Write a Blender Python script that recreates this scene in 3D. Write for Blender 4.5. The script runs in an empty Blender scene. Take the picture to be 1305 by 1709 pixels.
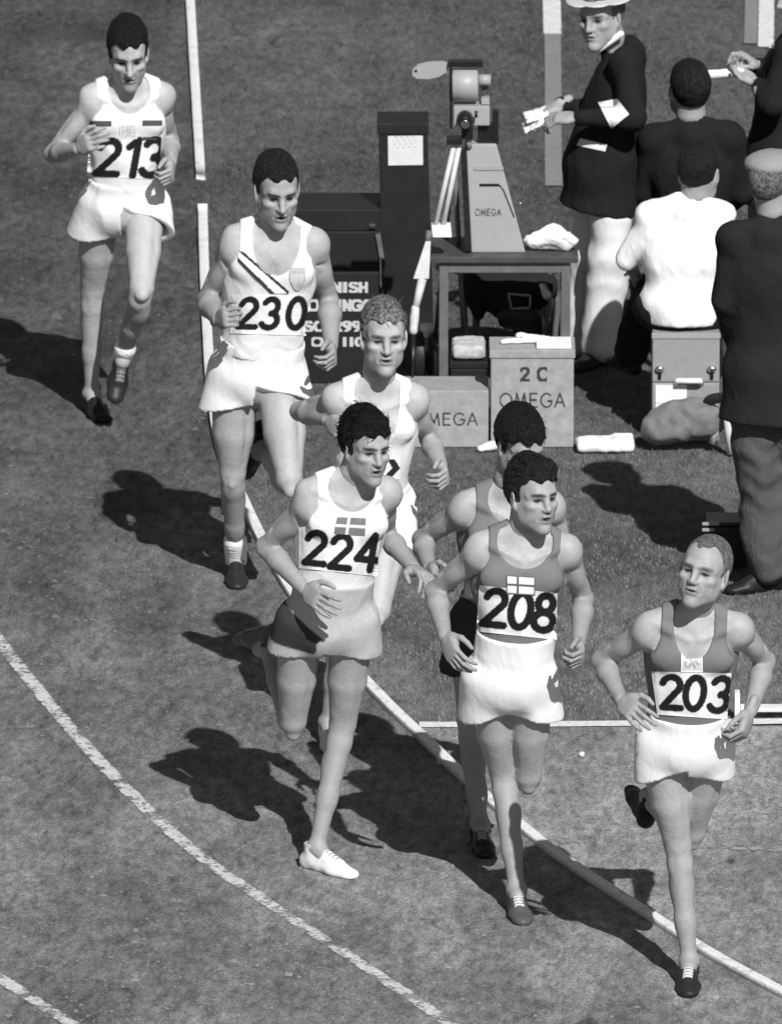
import bpy, math, random
import numpy as np
from mathutils import Vector, Matrix
from mathutils.bvhtree import BVHTree
random.seed(7); RNG = np.random.default_rng(11)
scn = bpy.context.scene
COL = scn.collection
R = math.radians

# ------------------------------------------------------------------ camera
PW, PH = 1305.0, 1709.0
FPX, PITCH, CAMH = 20915.0, R(15.0), 13.3
cam_d = bpy.data.cameras.new('camera'); cam = bpy.data.objects.new('camera', cam_d); COL.objects.link(cam)
cam.location = (0, 0, CAMH); cam.rotation_euler = (R(90) - PITCH, 0, 0)
cam_d.sensor_fit = 'HORIZONTAL'; cam_d.sensor_width = 36.0; cam_d.lens = FPX / PW * 36.0
cam_d.clip_start = 1.0; cam_d.clip_end = 2000.0
scn.camera = cam
cam_d.dof.use_dof = True; cam_d.dof.focus_distance = 45.5; cam_d.dof.aperture_fstop = 15.0

# ------------------------------------------------------------------ sky and sun
SUN_TO = Vector((0.345, -1.08, 1.0)).normalized()        # direction towards the sun
SUN_EL = math.asin(SUN_TO.z); SUN_AZ = math.atan2(SUN_TO.x, SUN_TO.y)
world = bpy.data.worlds.new('World'); scn.world = world; world.use_nodes = True
nt = world.node_tree; nt.nodes.clear()
sky = nt.nodes.new('ShaderNodeTexSky'); sky.sky_type = 'NISHITA'; sky.sun_disc = False
sky.sun_elevation = SUN_EL; sky.sun_rotation = SUN_AZ
bw = nt.nodes.new('ShaderNodeRGBToBW')                    # black and white film: neutral sky
bg = nt.nodes.new('ShaderNodeBackground'); bg.inputs['Strength'].default_value = 0.05
wo = nt.nodes.new('ShaderNodeOutputWorld')
nt.links.new(sky.outputs[0], bw.inputs[0]); nt.links.new(bw.outputs[0], bg.inputs[0]); nt.links.new(bg.outputs[0], wo.inputs[0])
sl = bpy.data.lights.new('sun', 'SUN'); sl.energy = 5.0; sl.angle = R(0.5); sl.color = (1, 1, 1)
sun = bpy.data.objects.new('sun', sl); COL.objects.link(sun)
sun.rotation_euler = (-SUN_TO).to_track_quat('-Z', 'Y').to_euler()
scn.view_settings.view_transform = 'Standard'; scn.view_settings.look = 'None'
scn.view_settings.exposure = 0.15; scn.view_settings.gamma = 1.0; scn.view_settings.use_curve_mapping = False

# ------------------------------------------------------------------ pixel -> world
CF = np.array([0, math.cos(PITCH), -math.sin(PITCH)]); CR = np.array([1., 0, 0]); CU = np.array([0, math.sin(PITCH), math.cos(PITCH)])
CAM = np.array([0, 0, CAMH])
def ray(px, py): return CF + CR * ((px - PW / 2) / FPX) + CU * (-(py - PH / 2) / FPX)
def W(px, py, Y):                 # point seen at a pixel, at world depth Y
    d = ray(px, py); return CAM + d * (Y / d[1])
def GP(px, py, z=0.0):            # ground point seen at a pixel
    d = ray(px, py); return CAM + d * ((z - CAMH) / d[2])
def nrm(v): v = np.asarray(v, float); return v / (np.linalg.norm(v) + 1e-12)

# ------------------------------------------------------------------ tagging
def tag(o, label=None, cat=None, group=None, kind=None):
    if label: o['label'] = label
    if cat: o['category'] = cat
    if group: o['group'] = group
    if kind: o['kind'] = kind
    return o
def empty(name, loc, label=None, cat=None, group=None, kind=None):
    o = bpy.data.objects.new(name, None); COL.objects.link(o); o.location = loc; o.empty_display_size = .1
    return tag(o, label, cat, group, kind)

# ------------------------------------------------------------------ materials
def newmat(name):
    m = bpy.data.materials.new(name); m.use_nodes = True
    t = m.node_tree; b = t.nodes['Principled BSDF']
    return m, t, b
def grey(v): return (v, v, v, 1)
def N(t, typ, **kw):
    n = t.nodes.new(typ)
    for k, v in kw.items(): setattr(n, k, v)
    return n
def noise(t, scale, detail=4, rough=.55, vec=None, dist=0):
    n = N(t, 'ShaderNodeTexNoise'); n.inputs['Scale'].default_value = scale; n.inputs['Detail'].default_value = detail
    n.inputs['Roughness'].default_value = rough; n.inputs['Distortion'].default_value = dist
    if vec is not None: t.links.new(vec, n.inputs['Vector'])
    return n.outputs['Fac']
def ramp(t, fac, pts):
    n = N(t, 'ShaderNodeValToRGB'); e = n.color_ramp.elements
    while len(e) < len(pts): e.new(.5)
    for i, (p, v) in enumerate(pts): e[i].position = p; e[i].color = grey(v)
    t.links.new(fac, n.inputs[0]); return n.outputs[0]
def mth(t, op, a, b=None, c=None, clamp=False):
    n = N(t, 'ShaderNodeMath', operation=op); n.use_clamp = clamp
    for i, x in enumerate((a, b, c)):
        if x is None: continue
        if isinstance(x, (int, float)): n.inputs[i].default_value = x
        else: t.links.new(x, n.inputs[i])
    return n.outputs[0]
def bump(t, b, h, strength=.3, dist=.01):
    n = N(t, 'ShaderNodeBump'); n.inputs['Strength'].default_value = strength; n.inputs['Distance'].default_value = dist
    t.links.new(h, n.inputs['Height']); t.links.new(n.outputs[0], b.inputs['Normal'])
def objco(t): return N(t, 'ShaderNodeTexCoord').outputs['Object']
def simple(name, base, var=.15, scale=30, rough=.7, metal=0, bs=.15, bscale=120, bd=.003, spec=.4):
    m, t, b = newmat(name); co = objco(t)
    f = noise(t, scale, 5, .6, co)
    c = ramp(t, f, [(.3, base * (1 - var)), (.7, base * (1 + var))])
    t.links.new(c, b.inputs['Base Color']); b.inputs['Roughness'].default_value = rough; b.inputs['Metallic'].default_value = metal
    b.inputs['Specular IOR Level'].default_value = spec
    if bs: bump(t, b, noise(t, bscale, 3, .6, co), bs, bd)
    return m
def skin_mat(name, base):
    m, t, b = newmat(name); co = objco(t)
    a = N(t, 'ShaderNodeAttribute'); a.attribute_name = 'tone'
    f = noise(t, 9, 5, .6, co); g = noise(t, 60, 4, .6, co)
    c = mth(t, 'MULTIPLY', ramp(t, f, [(.3, base * .90), (.7, base * 1.06)]), ramp(t, g, [(.3, .92), (.7, 1.05)]))
    c = mth(t, 'MULTIPLY', c, a.outputs['Fac'])
    t.links.new(c, b.inputs['Base Color']); b.inputs['Roughness'].default_value = .56; b.inputs['Specular IOR Level'].default_value = .32
    bump(t, b, mth(t, 'ADD', noise(t, 26, 5, .6, co, .5), mth(t, 'MULTIPLY', noise(t, 90, 4, .6, co), .4)), .28, .008)
    return m
def cloth_mat(name, base, rough=.9, fold=.5, weave=True, var=.05):
    m, t, b = newmat(name); co = objco(t)
    mp = N(t, 'ShaderNodeMapping'); mp.inputs['Scale'].default_value = (1, 1, .45); t.links.new(co, mp.inputs['Vector'])
    f = noise(t, 20, 4, .5, mp.outputs[0], 1.2)
    g = noise(t, 7, 3, .5, co)
    c = ramp(t, g, [(.3, base * (1 - var)), (.7, min(.9, base * (1 + var)))])
    t.links.new(c, b.inputs['Base Color']); b.inputs['Roughness'].default_value = rough; b.inputs['Specular IOR Level'].default_value = .2
    h = f
    if weave: h = mth(t, 'ADD', f, mth(t, 'MULTIPLY', noise(t, 260, 2, .5, co), .1))
    bump(t, b, h, fold, .012)
    return m
def attr_mat(name, rough=.85):
    m, t, b = newmat(name); a = N(t, 'ShaderNodeAttribute'); a.attribute_name = 'tone'; co = objco(t)
    f = ramp(t, noise(t, 90, 4, .6, co), [(.3, .9), (.7, 1.05)])
    t.links.new(mth(t, 'MULTIPLY', a.outputs['Fac'], f), b.inputs['Base Color']); b.inputs['Roughness'].default_value = rough
    b.inputs['Specular IOR Level'].default_value = .2
    bump(t, b, noise(t, 16, 3, .5, co), .3, .01)
    return m
M = {}
M['skin'] = skin_mat('skin', .355); M['skin_tan'] = skin_mat('skin_tanned', .30); M['skin_pale'] = skin_mat('skin_pale', .40)
M['white_cloth'] = cloth_mat('white_cotton', .72, fold=.25)
M['singlet_white'] = cloth_mat('white_knit', .68, fold=.35)
M['singlet_grey'] = cloth_mat('grey_knit', .155, fold=.3)
M['short_grey'] = cloth_mat('light_grey_cotton', .42, fold=.5)
M['short_dark'] = cloth_mat('dark_cotton', .035, fold=.4)
M['suit'] = cloth_mat('black_wool', .010, fold=.6)
M['suit_b'] = cloth_mat('dark_wool', .014, fold=.6)
M['trouser_grey'] = cloth_mat('grey_flannel', .07, fold=.8)
M['flannel'] = cloth_mat('cream_flannel', .62, fold=.3)
M['shirt'] = cloth_mat('white_shirt_cotton', .78, fold=.35)
M['cap'] = cloth_mat('grey_tweed', .24, fold=.3)
M['straw'] = cloth_mat('pale_felt', .5, fold=.2)
M['decal'] = attr_mat('printed_cloth')
M['ink'] = attr_mat('paint_print', .6)
M['leather'] = attr_mat('shoe_leather', .45)
M['sock'] = cloth_mat('white_sock', .7, fold=.3)
def hair_mat(name, base, hl):
    m, t, b = newmat(name); co = objco(t)
    f = noise(t, 80, 4, .6, co); c = ramp(t, f, [(.35, base * .6), (.68, hl * 1.3)])
    t.links.new(c, b.inputs['Base Color']); b.inputs['Roughness'].default_value = .6; b.inputs['Specular IOR Level'].default_value = .18
    mp = N(t, 'ShaderNodeMapping'); mp.inputs['Scale'].default_value = (1, .5, .3); t.links.new(co, mp.inputs['Vector']); bump(t, b, noise(t, 150, 4, .7, mp.outputs[0], .6), 1.0, .012)
    return m
M['hair_black'] = hair_mat('black_hair', .004, .009); M['hair_dark'] = hair_mat('dark_hair', .006, .016)
M['hair_blond'] = hair_mat('fair_hair', .06, .22); M['hair_thin'] = hair_mat('thin_brown_hair', .09, .17)
M['wood_dark'] = simple('dark_wood', .055, .25, 14, .5); M['wood_pale'] = simple('pale_wood', .50, .12, 18, .6)
M['grey_paint'] = simple('grey_painted_metal', .30, .05, 8, .45, bs=.05); M['grey_box'] = simple('grey_painted_box', .29, .17, 26, .7, bs=.3, bscale=70)
M['black_paint'] = simple('black_paint', .012, .3, 10, .5); M['black_metal'] = simple('black_metal', .01, .3, 20, .35)
M['paper'] = simple('white_paper', .72, .05, 20, .8); M['white_paint'] = simple('white_paint', .68, .12, 25, .7, bs=.3)
M['canvas'] = simple('grey_canvas', .15, .2, 30, .9, bs=.5, bscale=60); M['metal'] = simple('bright_metal', .7, .05, 20, .25, metal=1.0)
M['case'] = simple('grey_fibre_case', .25, .08, 40, .6)

# ------------------------------------------------------------------ mesh linking
def link_mesh(name, V, F, mat, parent=None, tone=None, smooth=True, kind=None):
    """V (n,3) world coordinates, F (m,3|4)"""
    V = np.asarray(V, np.float32); F = np.asarray(F, np.int32)
    if parent is not None: V = V - np.array(parent.matrix_world.translation if False else parent_loc(parent), np.float32)
    me = bpy.data.meshes.new(name); k = F.shape[1]
    me.vertices.add(len(V)); me.vertices.foreach_set('co', V.ravel())
    me.loops.add(F.size); me.loops.foreach_set('vertex_index', F.ravel())
    me.polygons.add(len(F)); me.polygons.foreach_set('loop_start', np.arange(0, F.size, k, dtype=np.int32))
    me.polygons.foreach_set('loop_total', np.full(len(F), k, np.int32))
    if smooth: me.polygons.foreach_set('use_smooth', np.ones(len(F), bool))
    me.update(calc_edges=True)
    if tone is not None:
        a = me.attributes.new('tone', 'FLOAT', 'POINT'); a.data.foreach_set('value', np.asarray(tone, np.float32))
    if mat is not None:
        for mm in (mat if isinstance(mat, (list, tuple)) else [mat]): me.materials.append(mm)
    o = bpy.data.objects.new(name, me); COL.objects.link(o)
    if parent is not None: o.parent = parent
    if kind: o['kind'] = kind
    return o
def parent_loc(p):
    l = np.zeros(3)
    while p is not None: l = l + np.array(p.location); p = p.parent
    return l

# ------------------------------------------------------------------ signed distance modelling
VS = 1.47
class Field:
    def __init__(s, lo, hi, vox):
        vox = vox * VS; s.v = vox; s.lo = np.array(lo, float); n = np.ceil((np.array(hi) - s.lo) / vox).astype(int) + 1
        s.ax = [(s.lo[i] + vox * np.arange(n[i])).astype(np.float32) for i in range(3)]
        s.F = np.full(n, .08, np.float32)
    def sl(s, lo, hi):
        r = []
        for i in range(3):
            a = int(max(0, math.floor((lo[i] - s.lo[i]) / s.v))); b = int(min(s.F.shape[i], math.ceil((hi[i] - s.lo[i]) / s.v) + 1))
            if b <= a: return None
            r.append(slice(a, b))
        return tuple(r)
    def P(s, r): return s.ax[0][r[0]][:, None, None], s.ax[1][r[1]][None, :, None], s.ax[2][r[2]][None, None, :]
    def op(s, prim, k=.01, mode='add'):
        lo, hi, fn = prim; m = k + 3 * s.v
        r = s.sl(np.array(lo) - m, np.array(hi) + m)
        if r is None: return
        d = fn(*s.P(r)).astype(np.float32); A = s.F[r]
        if mode == 'add':
            h = np.clip(.5 + .5 * (A - d) / k, 0, 1); s.F[r] = A + (d - A) * h - k * h * (1 - h)
        elif mode == 'sub':
            h = np.clip(.5 - .5 * (A + d) / k, 0, 1); s.F[r] = A + (-d - A) * h + k * h * (1 - h)
    def mesh(s):
        F = s.F; I = F < 0
        n = np.array(F.shape)
        c = np.zeros(n - 1, np.uint8)
        offs = [(i, j, k) for i in (0, 1) for j in (0, 1) for k in (0, 1)]
        for (i, j, k) in offs: c += I[i:n[0] - 1 + i, j:n[1] - 1 + j, k:n[2] - 1 + k]
        cells = np.argwhere((c > 0) & (c < 8))
        idx = np.full(n - 1, -1, np.int32); idx[cells[:, 0], cells[:, 1], cells[:, 2]] = np.arange(len(cells))
        vals = {o: F[cells[:, 0] + o[0], cells[:, 1] + o[1], cells[:, 2] + o[2]] for o in offs}
        acc = np.zeros((len(cells), 3)); cnt = np.zeros(len(cells))
        for a in offs:
            for ax in range(3):
                if a[ax] == 1: continue
                b = list(a); b[ax] = 1; b = tuple(b)
                va, vb = vals[a], vals[b]; mk = (va < 0) != (vb < 0)
                t = np.where(mk, va / np.where(mk, va - vb, 1), 0)
                p = np.zeros((len(cells), 3)); p[:] = a; p[:, ax] += t
                acc += p * mk[:, None]; cnt += mk
        V = s.lo + (cells + acc / cnt[:, None]) * s.v
        Q = []
        for ax in range(3):
            s0 = [slice(1, n[i] - 1) for i in range(3)]; s1 = list(s0); s0[ax] = slice(0, n[ax] - 1); s1[ax] = slice(1, n[ax])
            A, B = I[tuple(s0)], I[tuple(s1)]
            e = np.argwhere(A != B)
            if len(e) == 0: continue
            sgn = A[e[:, 0], e[:, 1], e[:, 2]]
            g = e + 1; g[:, ax] -= 1
            u, w = (ax + 1) % 3, (ax + 2) % 3
            def cell(du, dw):
                q = g.copy(); q[:, u] -= du; q[:, w] -= dw; return idx[q[:, 0], q[:, 1], q[:, 2]]
            q = np.stack([cell(1, 1), cell(0, 1), cell(0, 0), cell(1, 0)], 1)
            q[~sgn] = q[~sgn][:, ::-1]; Q.append(q)
        Q = np.concatenate(Q); Q = Q[(Q >= 0).all(1)]
        return V, Q
def rc(a, b, ra, rb, sq=None):          # tapered capsule; sq=(dir, factor) flattens it along dir
    a = np.asarray(a, float); b = np.asarray(b, float); m = max(ra, rb)
    ba = b - a; L2 = float(ba @ ba) + 1e-12
    def f(X, Y, Z):
        x, y, z = X - a[0], Y - a[1], Z - a[2]
        t = np.clip((x * ba[0] + y * ba[1] + z * ba[2]) / L2, 0, 1)
        x = x - t * ba[0]; y = y - t * ba[1]; z = z - t * ba[2]
        if sq is not None:
            n, s = sq; n = nrm(n); q = (x * n[0] + y * n[1] + z * n[2]) * (1 / s - 1)
            x = x + n[0] * q; y = y + n[1] * q; z = z + n[2] * q
        return np.sqrt(x * x + y * y + z * z) - (ra + (rb - ra) * t)
    return np.minimum(a, b) - m, np.maximum(a, b) + m, f
def el(c, ax, r):                        # ellipsoid, ax = 3 unit vectors
    c = np.asarray(c, float); m = max(r)
    def f(X, Y, Z):
        x, y, z = X - c[0], Y - c[1], Z - c[2]
        k0 = 0; k1 = 0
        for a, q in zip(ax, r):
            d = x * a[0] + y * a[1] + z * a[2]; k0 = k0 + (d / q) ** 2; k1 = k1 + (d / q ** 2) ** 2
        k0 = np.sqrt(k0); return k0 * (k0 - 1) / (np.sqrt(k1) + 1e-9)
    return c - m, c + m, f
def rbox(c, ax, h, r):                   # rounded box
    c = np.asarray(c, float); m = float(np.linalg.norm(h)) + r
    def f(X, Y, Z):
        x, y, z = X - c[0], Y - c[1], Z - c[2]; o = 0; ins = -1e9
        for a, q in zip(ax, h):
            d = np.abs(x * a[0] + y * a[1] + z * a[2]) - (q - r)
            o = o + np.maximum(d, 0) ** 2; ins = np.maximum(ins, d)
        return np.sqrt(o) + np.minimum(ins, 0) - r
    return c - m, c + m, f
def wn(a, b, c, seed, n=9, base=26.0, rough=.62, stretch=(1, .45, 1)):
    """irregular crease noise, roughly -1..1, ridged"""
    rg = np.random.default_rng(int(seed * 1000)); out = 0; tot = 0
    wa = a + .02 * np.sin(b * 31 + seed) + .015 * np.sin(c * 47 + 2 * seed); wb = b + .02 * np.sin(a * 37 + seed * 3) + .012 * np.sin(c * 29)
    for i in range(n):
        f = base * (1.55 ** (i / 2.0)); v = rg.normal(size=3); v /= np.linalg.norm(v); amp = rough ** (i / 2.0); ph_ = rg.uniform(0, 6.28)
        r = 1 - 2 * np.abs(np.sin((wa * v[0] * stretch[0] + wb * v[1] * stretch[1] + c * v[2] * stretch[2]) * f + ph_)); out = out + amp * r; tot += amp
    return (out / tot * 1.8)
class Frame:
    def __init__(s, o, x, up):
        s.o = np.asarray(o, float); s.u = nrm(up); x = np.asarray(x, float); s.x = nrm(x - s.u * (x @ s.u)); s.f = np.cross(s.x, s.u)
        s.ax = (s.x, s.u, s.f)
    def p(s, a, b, c): return s.o + s.x * a + s.u * b + s.f * c
    def loc(s, V): d = V - s.o; return np.stack([d @ s.x, d @ s.u, d @ s.f], -1)
    def locg(s, X, Y, Z):
        x, y, z = X - s.o[0], Y - s.o[1], Z - s.o[2]
        return [x * a[0] + y * a[1] + z * a[2] for a in s.ax]

# ------------------------------------------------------------------ paint strokes (digits, letters)
def arc(cx, cy, rx, ry, a0, a1, n=10):
    return [(cx + rx * math.cos(R(a0 + (a1 - a0) * i / n)), cy + ry * math.sin(R(a0 + (a1 - a0) * i / n))) for i in range(n + 1)]
GLY = {   # unit height 1, width about .62, y up
 '0': [arc(.31, .5, .25, .44, 90, 450, 24)],
 '1': [[(.12, .78), (.33, .95), (.33, .05)]],
 '2': [arc(.30, .70, .24, .24, 165, -25, 12) + [(.06, .06), (.60, .06)]],
 '3': [arc(.29, .71, .22, .23, 150, -80, 10) + arc(.29, .28, .25, .23, 80, -150, 12)],
 '4': [[(.46, .03), (.46, .96), (.05, .30), (.62, .30)]],
 '8': [arc(.31, .73, .19, .21, 0, 360, 18), arc(.31, .28, .25, .23, 0, 360, 18)],
 'O': [arc(.42, .5, .40, .45, 0, 360, 24)], 'M': [[(.04, .03), (.16, .95), (.42, .15), (.68, .95), (.80, .03)]],
 'E': [[(.55, .95), (.08, .95), (.08, .05), (.55, .05)], [(.08, .52), (.48, .52)]],
 'G': [arc(.42, .5, .38, .45, 45, 330, 18) + [(.78, .45), (.50, .45)]],
 'A': [[(.02, .03), (.36, .97), (.70, .03)], [(.16, .36), (.56, .36)]],
 'C': [arc(.40, .5, .34, .44, 50, 310, 18)], 'N': [[(.06, .03), (.06, .95), (.56, .05), (.56, .97)]],
 'I': [[(.2, .03), (.2, .97)]], 'S': [arc(.30, .73, .22, .21, 30, 270, 10) + arc(.30, .28, .24, .24, 90, -150, 10)],
 'H': [[(.08, .03), (.08, .97)], [(.55, .03), (.55, .97)], [(.08, .5), (.55, .5)]],
 'D': [[(.08, .05), (.08, .95)], [(.08, .95)] + arc(.2, .5, .36, .45, 90, -90, 12) + [(.08, .05)]],
 'R': [[(.08, .03), (.08, .95)] + arc(.3, .72, .24, .23, 90, -90, 8) + [(.08, .49)], [(.3, .49), (.58, .03)]],
 '9': [arc(.31, .70, .22, .24, 0, 360, 18), [(.53, .70), (.50, .3), (.25, .04)]],
 'T': [[(.02, .95), (.6, .95)], [(.31, .95), (.31, .03)]], 'F': [[(.08, .03), (.08, .95), (.55, .95)], [(.08, .52), (.48, .52)]],
}
def strokes_dist(U, V, lines):
    D = np.full(U.shape, 9.)
    for ln in lines:
        for (x0, y0), (x1, y1) in zip(ln[:-1], ln[1:]):
            dx, dy = x1 - x0, y1 - y0; L = dx * dx + dy * dy + 1e-12
            t = np.clip(((U - x0) * dx + (V - y0) * dy) / L, 0, 1)
            D = np.minimum(D, np.hypot(U - x0 - t * dx, V - y0 - t * dy))
    return D
def glyph(U, V, ch, x, y, h, wd, slant=0.0):     # ink mask (0..1) of a character
    u = (U - x) / h; v = (V - y) / h; u = (u - slant * v) / wd
    e = u.copy(); D = strokes_dist(e, v, GLY[ch]); return D

# ------------------------------------------------------------------ flat and projected print
def panel(name, P0, UX, UY, w, h, paint, mat, parent, step=.003, thresh=None, kind=None):
    """flat print: P0 lower left corner, UX/UY unit axes; paint(U,V)->tone (nan = bare)"""
    nu, nv = max(2, int(w / step)), max(2, int(h / step))
    U, Vv = np.meshgrid(np.linspace(0, w, nu + 1), np.linspace(0, h, nv + 1), indexing='ij')
    T = paint(U, Vv)
    P = np.asarray(P0) + U[..., None] * np.asarray(UX) + Vv[..., None] * np.asarray(UY)
    return grid_mesh(name, P, T, mat, parent)
def grid_mesh(name, P, T, mat, parent):
    nu, nv = T.shape; ok = ~np.isnan(T) & ~np.isnan(P[..., 0])
    id_ = np.arange(nu * nv).reshape(nu, nv)
    f = ok[:-1, :-1] & ok[1:, :-1] & ok[1:, 1:] & ok[:-1, 1:]
    q = np.stack([id_[:-1, :-1], id_[1:, :-1], id_[1:, 1:], id_[:-1, 1:]], -1)[f]
    used = np.unique(q); re = np.full(nu * nv, -1); re[used] = np.arange(len(used))
    if len(q) == 0: return None
    return link_mesh(name, P.reshape(-1, 3)[used], re[q], mat, parent, T.ravel()[used])
def decal(name, bvh, corners, paint, parent, step=1.25, off=.004, res_fill=True, mat=None):
    """corners: 4 photo points (bl, br, tr, tl). The cloth is laid onto whatever the rays meet."""
    bl, br, tr, tl = [np.array(c, float) for c in corners]
    w = (np.linalg.norm(br - bl) + np.linalg.norm(tr - tl)) / 2; h = (np.linalg.norm(tl - bl) + np.linalg.norm(tr - br)) / 2
    nu, nv = max(3, int(w / step)), max(3, int(h / step))
    u = np.linspace(0, 1, nu + 1); v = np.linspace(0, 1, nv + 1); U, V = np.meshgrid(u, v, indexing='ij')
    px = ((1 - U) * (1 - V))[..., None] * bl + (U * (1 - V))[..., None] * br + (U * V)[..., None] * tr + ((1 - U) * V)[..., None] * tl
    P = np.full(U.shape + (3,), np.nan); D = np.full(U.shape, np.nan)
    for i in range(nu + 1):
        for j in range(nv + 1):
            d = Vector(ray(*px[i, j])).normalized()
            hit = bvh.ray_cast(Vector(CAM), d)
            if hit[0] is not None: D[i, j] = hit[3]
    if np.all(np.isnan(D)): return None
    if res_fill:
        for _ in range(400):
            bad = np.isnan(D)
            if not bad.any() or _ > 5: break
            E = np.pad(D, 1, constant_values=np.nan)
            st = np.stack([E[:-2, 1:-1], E[2:, 1:-1], E[1:-1, :-2], E[1:-1, 2:]])
            with np.errstate(all='ignore'):
                mvals = np.nanmean(st, 0)
            D = np.where(bad, mvals + .002, D)
        for _ in range(3):      # cloth bridges small hollows
            E = np.pad(D, 1, mode='edge'); D = np.minimum(D, (E[:-2, 1:-1] + E[2:, 1:-1] + E[1:-1, :-2] + E[1:-1, 2:]) / 4)
    T0 = nu * step > 90
    for i in range(nu + 1):
        for j in range(nv + 1):
            d = nrm(ray(*px[i, j])); P[i, j] = CAM + d * (D[i, j] - off - (.0022 * math.sin(i * .11 + 2.2 * math.sin(j * .07)) * math.sin(j * .09 + 1.3 * math.sin(i * .05)) if T0 else 0))
    T = paint(U * w, V * h, w, h)
    return grid_mesh(name, P, T, mat or M['decal'], parent)
def bib_paint(num, xs, hs, th=.100, ys=None, slant=.12, wd=1.0, edge=True):
    def f(U, V, w, h):
        T = np.full(U.shape, .78); T = T + .03 * np.sin(U * .21 + 2 * np.sin(V * .13)) * np.sin(V * .17 + U * .05)
        D = np.full(U.shape, 9.)
        for i, ch in enumerate(num):
            y = (ys[i] if ys else .13) * h; hh = hs * h
            D = np.minimum(D, glyph(U, V, ch, xs[i] * w, y, hh, wd, slant) * hh)
        wob = .25 * np.sin(U * .9 + V * .5) + .5 * np.sin(V * 1.1 - U * .4)
        ink = np.clip((th * hs * h - D + wob * .5) * .9 + .5, 0, 1)
        T = T * (1 - ink) + .012 * ink
        return T
    return f

# ------------------------------------------------------------------ anatomy
def solve(parent, px, py, L, sgn):
    """point on the pixel ray at distance L from parent; sgn>0 nearer the camera"""
    d = nrm(ray(px, py)); oc = CAM - parent; b = d @ oc; c = oc @ oc - L * L; disc = b * b - c
    if disc <= 0: return CAM + d * (-b), False
    return CAM + d * (-b - math.copysign(math.sqrt(disc), sgn)), True
def between(A, B, px, py, LA, LB, sgn=1):
    """bend joint on a pixel ray between two fixed joints"""
    d = nrm(ray(px, py)); t0 = d @ ((A + B) / 2 - CAM); best = None
    for s in np.linspace(-.30, .30, 121):
        K = CAM + d * (t0 + s); e = (np.linalg.norm(K - A) - LA) ** 2 + (np.linalg.norm(K - B) - LB) ** 2 + (1e-4 * (s * sgn > 0))
        if best is None or e < best[0]: best = (e, K)
    return best[1]

def hand_prims(wr, kn, pn, thumb, curl, sc=1.0, spread=.10):
    """wr wrist, kn knuckle direction point, pn palm normal, thumb = side vector sign, curl list for 4 fingers"""
    d = nrm(kn - wr); n = nrm(pn - d * (pn @ d)); t = np.cross(d, n) * thumb
    pr = []
    ax = (t, d, n)
    pr.append((el(wr + d * .048 * sc, ax, (.040 * sc, .052 * sc, .0165 * sc)), .012))
    pr.append((rbox(wr + d * .060 * sc, ax, (.039 * sc, .036 * sc, .0135 * sc), .012 * sc), .010))
    pr.append((el(wr + d * .038 * sc + t * .026 * sc + n * .012 * sc, ax, (.017 * sc, .030 * sc, .016 * sc)), .010))
    L = [(.044, .026, .021), (.048, .030, .022), (.045, .027, .021), (.036, .020, .018)]
    for i in range(4):
        side = (.029 - .0195 * i)
        base = wr + d * (.092 - .004 * abs(i - 1)) * sc + t * side * sc
        ang = 0; p = base; r = (.0095, .0085, .0078, .0066)
        sp = (1.2 - i) * spread
        for j in range(3):
            ang += curl[i] * (.75, 1.05, .7)[j]
            dr = nrm((d + t * sp) * math.cos(ang) + n * math.sin(ang))
            q = p + dr * L[i][j] * sc
            pr.append((rc(p, q, r[j] * sc, r[j + 1] * sc), .0035 if j or True else .006)); p = q
    b = wr + d * .022 * sc + t * .030 * sc + n * .006 * sc
    c1 = b + nrm(d * .75 + t * .65 + n * .25) * .045 * sc
    c2 = c1 + nrm(d * .85 + t * .15 + n * .35) * .032 * sc
    c3 = c2 + nrm(d * .80 - t * .15 + n * .45) * .024 * sc
    pr += [(rc(b, c1, .0135 * sc, .011 * sc), .010), (rc(c1, c2, .011 * sc, .0098 * sc), .004), (rc(c2, c3, .0098 * sc, .0075 * sc), .003)]
    pr.append((rc(wr - d * .045 * sc, wr + d * .02 * sc, .0225 * sc, .0255 * sc, (n, .75)), .012))
    return pr
def build_prims(prims, vox, pad=.02, subs=()):
    lo = np.min([p[0][0] for p in prims], 0) - pad; hi = np.max([p[0][1] for p in prims], 0) + pad
    F = Field(lo, hi, vox)
    for p, k in prims: F.op(p, k)
    for p, k in subs: F.op(p, k, 'sub')
    return F

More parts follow.
